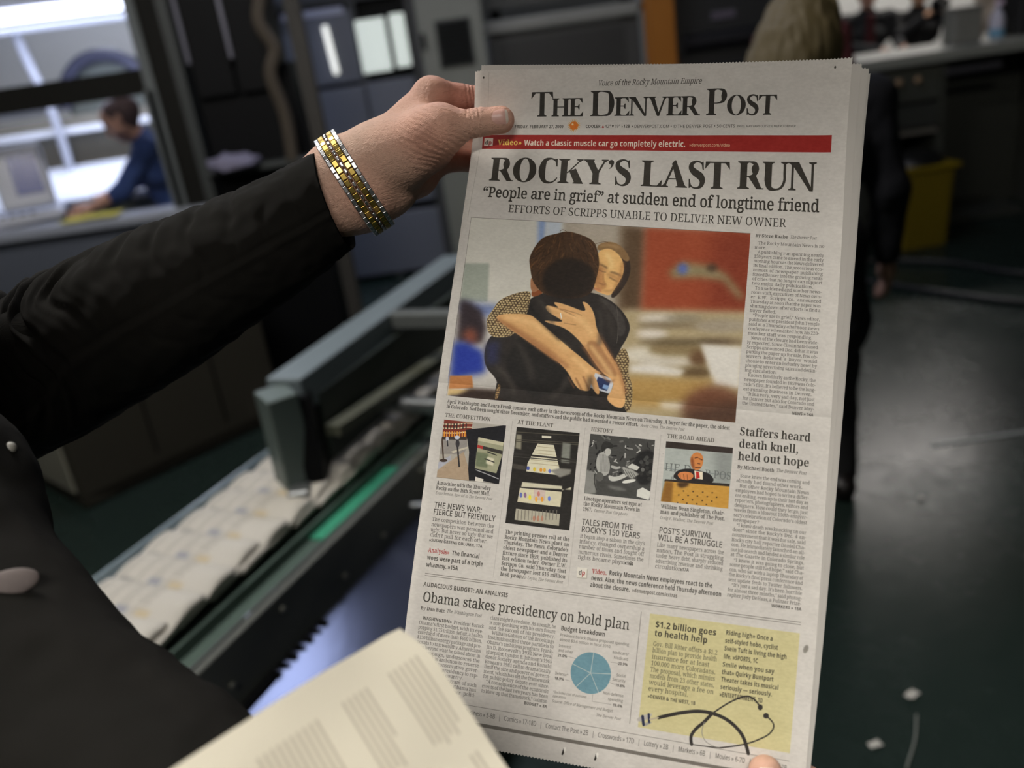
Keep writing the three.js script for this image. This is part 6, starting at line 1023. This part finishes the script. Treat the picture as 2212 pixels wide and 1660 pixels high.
  for (let i = -10; i <= M; i++) {                                    // the first rows run back inside the cuff
    const s = Math.max(i, 0) / M, t = curve.getUtoTmapping(s), p = curve.getPoint(t), tg = curve.getTangent(t).normalize(), e2 = V3().crossVectors(tg, up0).normalize(), e1 = V3().crossVectors(e2, tg).normalize(), q = t * (path.length - 1), k = Math.min(Math.floor(q), path.length - 2), r0 = path[k].r + (path[k + 1].r - path[k].r) * (q - k), L = s * LEN;
    for (let h = 0; h <= K; h++) {
      const a = h / K * 6.28319, ca = Math.cos(a), sa = Math.sin(a); let r = r0;
      const warp = 0.9 * N3(L * 7, ca * 1.3, sa * 1.3), elbow = smooth(0.16, 0.3, L) * (1 - smooth(0.5, 0.6, L)), mid = smooth(0.03, 0.08, L) * (1 - elbow);
      const upper = 0.55 + 0.45 * ca, bend = 0.5 * sa + 0.25 * Math.sin(2 * a + L * 9);
      r += elbow * upper * (0.014 * (ridge(L / 0.046 + bend + warp) - 0.55) + 0.006 * (ridge(L / 0.025 + 1.3 * bend + 1.6 * warp + 0.4) - 0.55));
      r += mid * (0.6 + 0.4 * ca) * 0.0055 * (ridge(L / 0.03 + 0.6 * sa + 1.1 * warp) - 0.55) * (0.7 + 0.9 * N3(L * 9, sa * 1.5, 2.2)) + mid * 0.0025 * N3(L * 16, ca * 1.6 + 4, sa * 1.6);
      r += 0.0016 * N3(L * 60, ca * 4, sa * 4 + 8);
      r -= 0.0012 * Math.exp(-(((L - 0.028) / 0.0016) ** 2));                                                        // hem stitching
      const seamA = -Math.PI * 0.5 - 0.42 + 0.08 * Math.sin(L * 11), da = Math.atan2(Math.sin(a - seamA), Math.cos(a - seamA)); r -= 0.0022 * Math.exp(-((da / 0.035) ** 2)); r += 0.0016 * Math.exp(-(((da + 0.09) / 0.05) ** 2));   // long seam
      let off = 0; if (i < 0) { r -= 0.0022 - 0.0001 * i; off = -i * 0.003; }
      const slant = (L < 0.05 ? (1 - L / 0.05) : 0) * (0.004 - 0.0075 * ca) ;                                      // the cuff is cut slightly askew
      const c = p.clone().addScaledVector(tg, off + (i < 0 ? 0.004 - 0.0075 * ca : slant)); P.push(...c.addScaledVector(e1, ca * r).addScaledVector(e2, sa * r).toArray()); UV.push(L * 1.2, h / K * 0.35);
    }
  }
  for (let i = 0; i < M + 10; i++) for (let h = 0; h < K; h++) { const a = i * (K + 1) + h, b = a + K + 1; I.push(a, b, a + 1, b, b + 1, a + 1); }
  const sg = new THREE.BufferGeometry(); sg.setAttribute('position', new THREE.Float32BufferAttribute(P, 3)); sg.setAttribute('uv', new THREE.Float32BufferAttribute(UV, 2)); sg.setIndex(I); sg.computeVertexNormals();
  const sleeve = part('jacket_sleeve', sg, fabric, holder, 'black jacket sleeve with folds at the elbow'); fabric.side = THREE.DoubleSide;
  const jb = [bone(shL, elL, 0.072, 0.056), bone(shL, shR, 0.085), bone(shR, elR, 0.07, 0.056), bone(elR, wrR.clone().lerp(elR, 0.22), 0.055, 0.042), bone(chest.clone().add(V3(0.02, 0.08, -0.08)), chest.clone().add(V3(0.06, 0.08, 0.06)), 0.13), bone(chest, hip, 0.15, 0.165), bone(V3(-0.42, 1.1, -0.5), V3(-0.38, 0.86, -0.52), 0.125, 0.13), bone(V3(-0.4, 1.12, -0.34), V3(-0.36, 0.86, -0.34), 0.13, 0.14), bone(neck.clone().add(V3(0, -0.06, 0)), chest, 0.085, 0.12), bone(H(-250, 1110, 0.6), H(-30, 1490, 0.55), 0.082, 0.072), bone(H(-30, 1490, 0.55), H(330, 1810, 0.48), 0.072, 0.076), bone(H(-250, 1110, 0.6), shL, 0.08, 0.08)];
  part('jacket', mold(jb, 0.05, 0.008, null, (x, y, z, d) => d + 0.009 * N3(x * 9 + y * 5, y * 6, z * 9) + 0.005 * N3(x * 22, y * 14 + x * 10, z * 22) + 0.002 * N3(x * 50, y * 40, z * 50)), fabric, holder, 'black jacket body, close to the viewer');
  part('trousers', mold([bone(hip.clone().add(V3(0, 0, -0.06)), V3(-0.38, 0.5, -0.5), 0.105, 0.075), bone(V3(-0.38, 0.5, -0.5), V3(-0.42, 0.07, -0.52), 0.07, 0.06), bone(hip.clone().add(V3(0, 0, 0.06)), V3(-0.3, 0.5, -0.3), 0.105, 0.075), bone(V3(-0.3, 0.5, -0.3), V3(-0.36, 0.07, -0.3), 0.07, 0.06)], 0.03, 0.012), cloth(srgb(24, 24, 28)), holder);
  for (const [x, z] of [[-0.42, -0.52], [-0.36, -0.3]]) part('shoe', mold([bone(V3(x - 0.05, 0.045, z + 0.02), V3(x + 0.15, 0.035, z - 0.08), 0.046, 0.036), bone(V3(x, 0.1, z), V3(x, 0.05, z), 0.046)], 0.02, 0.007, null, (a, b, c, d) => Math.max(d, -b)), black, holder);
  // button at the chest and a plain pale spot on the jacket, set on the cloth where the sight line meets it
  const jf = field(jb, 0.05), touch = (x, y) => { const s = sight(x, y).normalize(), p = eye.clone().addScaledVector(s, 0.15); for (let i = 0; i < 80; i++) { const d = jf(p.x, p.y, p.z); if (d < 0.0005) break; p.addScaledVector(s, Math.min(d, 0.05) * 0.8); } return p; };
  const bp = touch(22, 968); part('button', new THREE.SphereGeometry(0.0042, 16, 10).translate(...bp.addScaledVector(sight(22, 968).normalize(), -0.001).toArray()), mat(srgb(150, 148, 140), 0.35), holder);
  const tp = touch(18, 1262), tn = eye.clone().sub(tp).normalize(), patch = part('pale_patch', new THREE.SphereGeometry(0.011, 20, 12), mat(srgb(104, 95, 92), 0.7), holder, 'pale badge on the jacket front'); patch.scale.set(1.5, 0.75, 0.3); patch.quaternion.setFromUnitVectors(V3(0, 0, 1), tn); patch.position.copy(tp);
  // ---- bracelet of gold and steel links round the wrist
  const watch = thing('bracelet', 'two-tone gold and steel link bracelet on the raised wrist', 'bracelet', V3(0, 0, 0)), gold = mat(srgb(200, 172, 92), 0.28, { metalness: 1 }), steel = mat(srgb(200, 202, 204), 0.3, { metalness: 1 });
  const ax = H(815, 360, 0.757).sub(H(715, 424, 0.757)).normalize(), c0 = H(765, 393, 0.759), f0 = (x, y, z) => Math.min(all(x, y, z), 9), e1 = UPV.clone().addScaledVector(ax, -UPV.dot(ax)).normalize(), e2 = V3().crossVectors(ax, e1).normalize();
  const rim = (a, s) => { const d = e1.clone().multiplyScalar(Math.cos(a)).addScaledVector(e2, Math.sin(a)), p = c0.clone().addScaledVector(ax, s).addScaledVector(d, 0.06); for (let i = 0; i < 50; i++) { const q = f0(p.x, p.y, p.z); if (q < 0.0016) break; p.addScaledVector(d, -(q - 0.0012) * 0.9); } return p; };
  // rounded loop: the larger of the wrist outline at several places along the band
  const NA = 180, loop = []; for (let i = 0; i < NA; i++) { const a = i / NA * 6.28319; let r = 0; for (const s of [-0.008, 0, 0.008]) { const p = rim(a, s).sub(c0); p.addScaledVector(ax, -p.dot(ax)); r = Math.max(r, p.length()); } loop.push(r); }
  const sm = loop.map((_, i) => { let t = 0, w = 0; for (let k = -14; k <= 14; k++) { const q = 15 - Math.abs(k); t += loop[(i + k + NA) % NA] * q; w += q; } return t / w + 0.0012; });
  const lp = (a) => { const u = ((a / 6.28319 % 1) + 1) % 1 * NA, k = Math.floor(u), t = u - k, r = sm[k % NA] * (1 - t) + sm[(k + 1) % NA] * t; return c0.clone().addScaledVector(e1, Math.cos(a) * r).addScaledVector(e2, Math.sin(a) * r); };
  let total = 0; const cum = [0]; for (let i = 0; i < 720; i++) { total += lp((i + 1) / 720 * 6.28319).distanceTo(lp(i / 720 * 6.28319)); cum.push(total); }
  const rows = 46, step = total / rows, angleAt = (s) => { s = ((s % total) + total) % total; let i = 0; while (cum[i + 1] < s) i++; return (i + (s - cum[i]) / (cum[i + 1] - cum[i])) / 720 * 6.28319; };
  const shapes = { edge: new RoundedBoxGeometry(0.0036, 0.0022, step * 0.93, 2, 0.0007), gold: new RoundedBoxGeometry(0.0046, 0.0021, step * 0.9, 2, 0.0006), mid: new RoundedBoxGeometry(0.0024, 0.0024, step * 0.66, 2, 0.0007) };
  for (let i = 0; i < rows; i++) for (const [kind, off, sh, m] of [['edge', -0.0083, 0, steel], ['gold', -0.0041, 0.5, gold], ['mid', 0, 0, steel], ['gold', 0.0041, 0.5, gold], ['edge', 0.0083, 0, steel]]) {
    const s = (i + sh) * step, a = angleAt(s), p = lp(a), nx = lp(angleAt(s + 0.0006)).sub(lp(angleAt(s - 0.0006))).normalize(), no = V3().crossVectors(nx, ax).normalize(); if (no.dot(p.clone().sub(c0)) < 0) no.negate();
    const k = part('link', shapes[kind], m, watch); k.matrixAutoUpdate = true; const bas = new THREE.Matrix4().makeBasis(V3().crossVectors(no, nx), no, nx); k.quaternion.setFromRotationMatrix(bas); k.position.copy(p.addScaledVector(ax, off));
  }
}
// ------------------------------------------------------------------ a second folded newspaper tucked in the crook of the arm, close to the viewer
{
  const o = thing('newspaper', 'folded cream newspaper tucked under the arm, blurred in the foreground', 'newspaper');
  const a = at(884, 1340, 0.47), b = at(380, 1658, 0.4), ex = b.clone().sub(a).normalize(), toward = at(1045, 1660, 0.44).sub(a), ey = toward.addScaledVector(ex, -toward.dot(ex)).normalize(), n = V3().crossVectors(ey, ex).normalize(); if (n.dot(eye.clone().sub(a)) < 0) n.negate();
  const cv = canvasOf(1024, 1024), c = cv.getContext('2d'); seed = 77; c.fillStyle = '#d9d3bf'; c.fillRect(0, 0, 1024, 1024); c.fillStyle = 'rgba(112,104,90,0.34)';
  for (let col = 0; col < 5; col++) { let y = 120 + rr(0, 40); while (y < 1000) { const n = Math.floor(rr(5, 12)), x = 60 + col * 192; if (rnd() < 0.35) { c.fillRect(x, y, rr(90, 150), 13); y += 26; } for (let i = 0; i < n && y < 1000; i++, y += 12) c.fillRect(x, y, i === n - 1 ? rr(40, 110) : rr(132, 160), 5); y += rr(14, 46); } }
  const W = 0.29, D = 0.3, m = mat(0xffffff, 0.9, { map: texture(cv), side: THREE.DoubleSide });
  for (let k = 0; k < 5; k++) {
    const P = [], UV = [], I = [], nu = 40, nv = 40;
    for (let i = 0; i <= nu; i++) for (let j = 0; j <= nv; j++) { const u = i / nu, v = j / nv, cut = Math.max(0, 0.05 - u - v * 0.8), w = 0.006 * Math.sin(u * 7 + v * 3) + 0.007 * N3(u * 5, v * 5, 2.5) - 0.35 * cut * 0.3; P.push(...a.clone().addScaledVector(ex, u * W + cut * 0.3 * W + k * 0.0006).addScaledVector(ey, v * D + k * 0.0012).addScaledVector(n, w - k * 0.0011 - 0.1 * v * v * 0.3).toArray()); UV.push(v, u); }
    for (let i = 0; i < nu; i++) for (let j = 0; j < nv; j++) { const q = i * (nv + 1) + j; I.push(q, q + 1, q + nv + 1, q + 1, q + nv + 2, q + nv + 1); }
    const g = new THREE.BufferGeometry(); g.setAttribute('position', new THREE.Float32BufferAttribute(P, 3)); g.setAttribute('uv', new THREE.Float32BufferAttribute(UV, 2)); g.setIndex(I); g.computeVertexNormals(); part(k ? 'inner_sheet' : 'outer_sheet', g, k ? mat(srgb(205, 198, 178), 0.92, { side: THREE.DoubleSide }) : m, o);
  }
}
renderer.render(scene, camera);
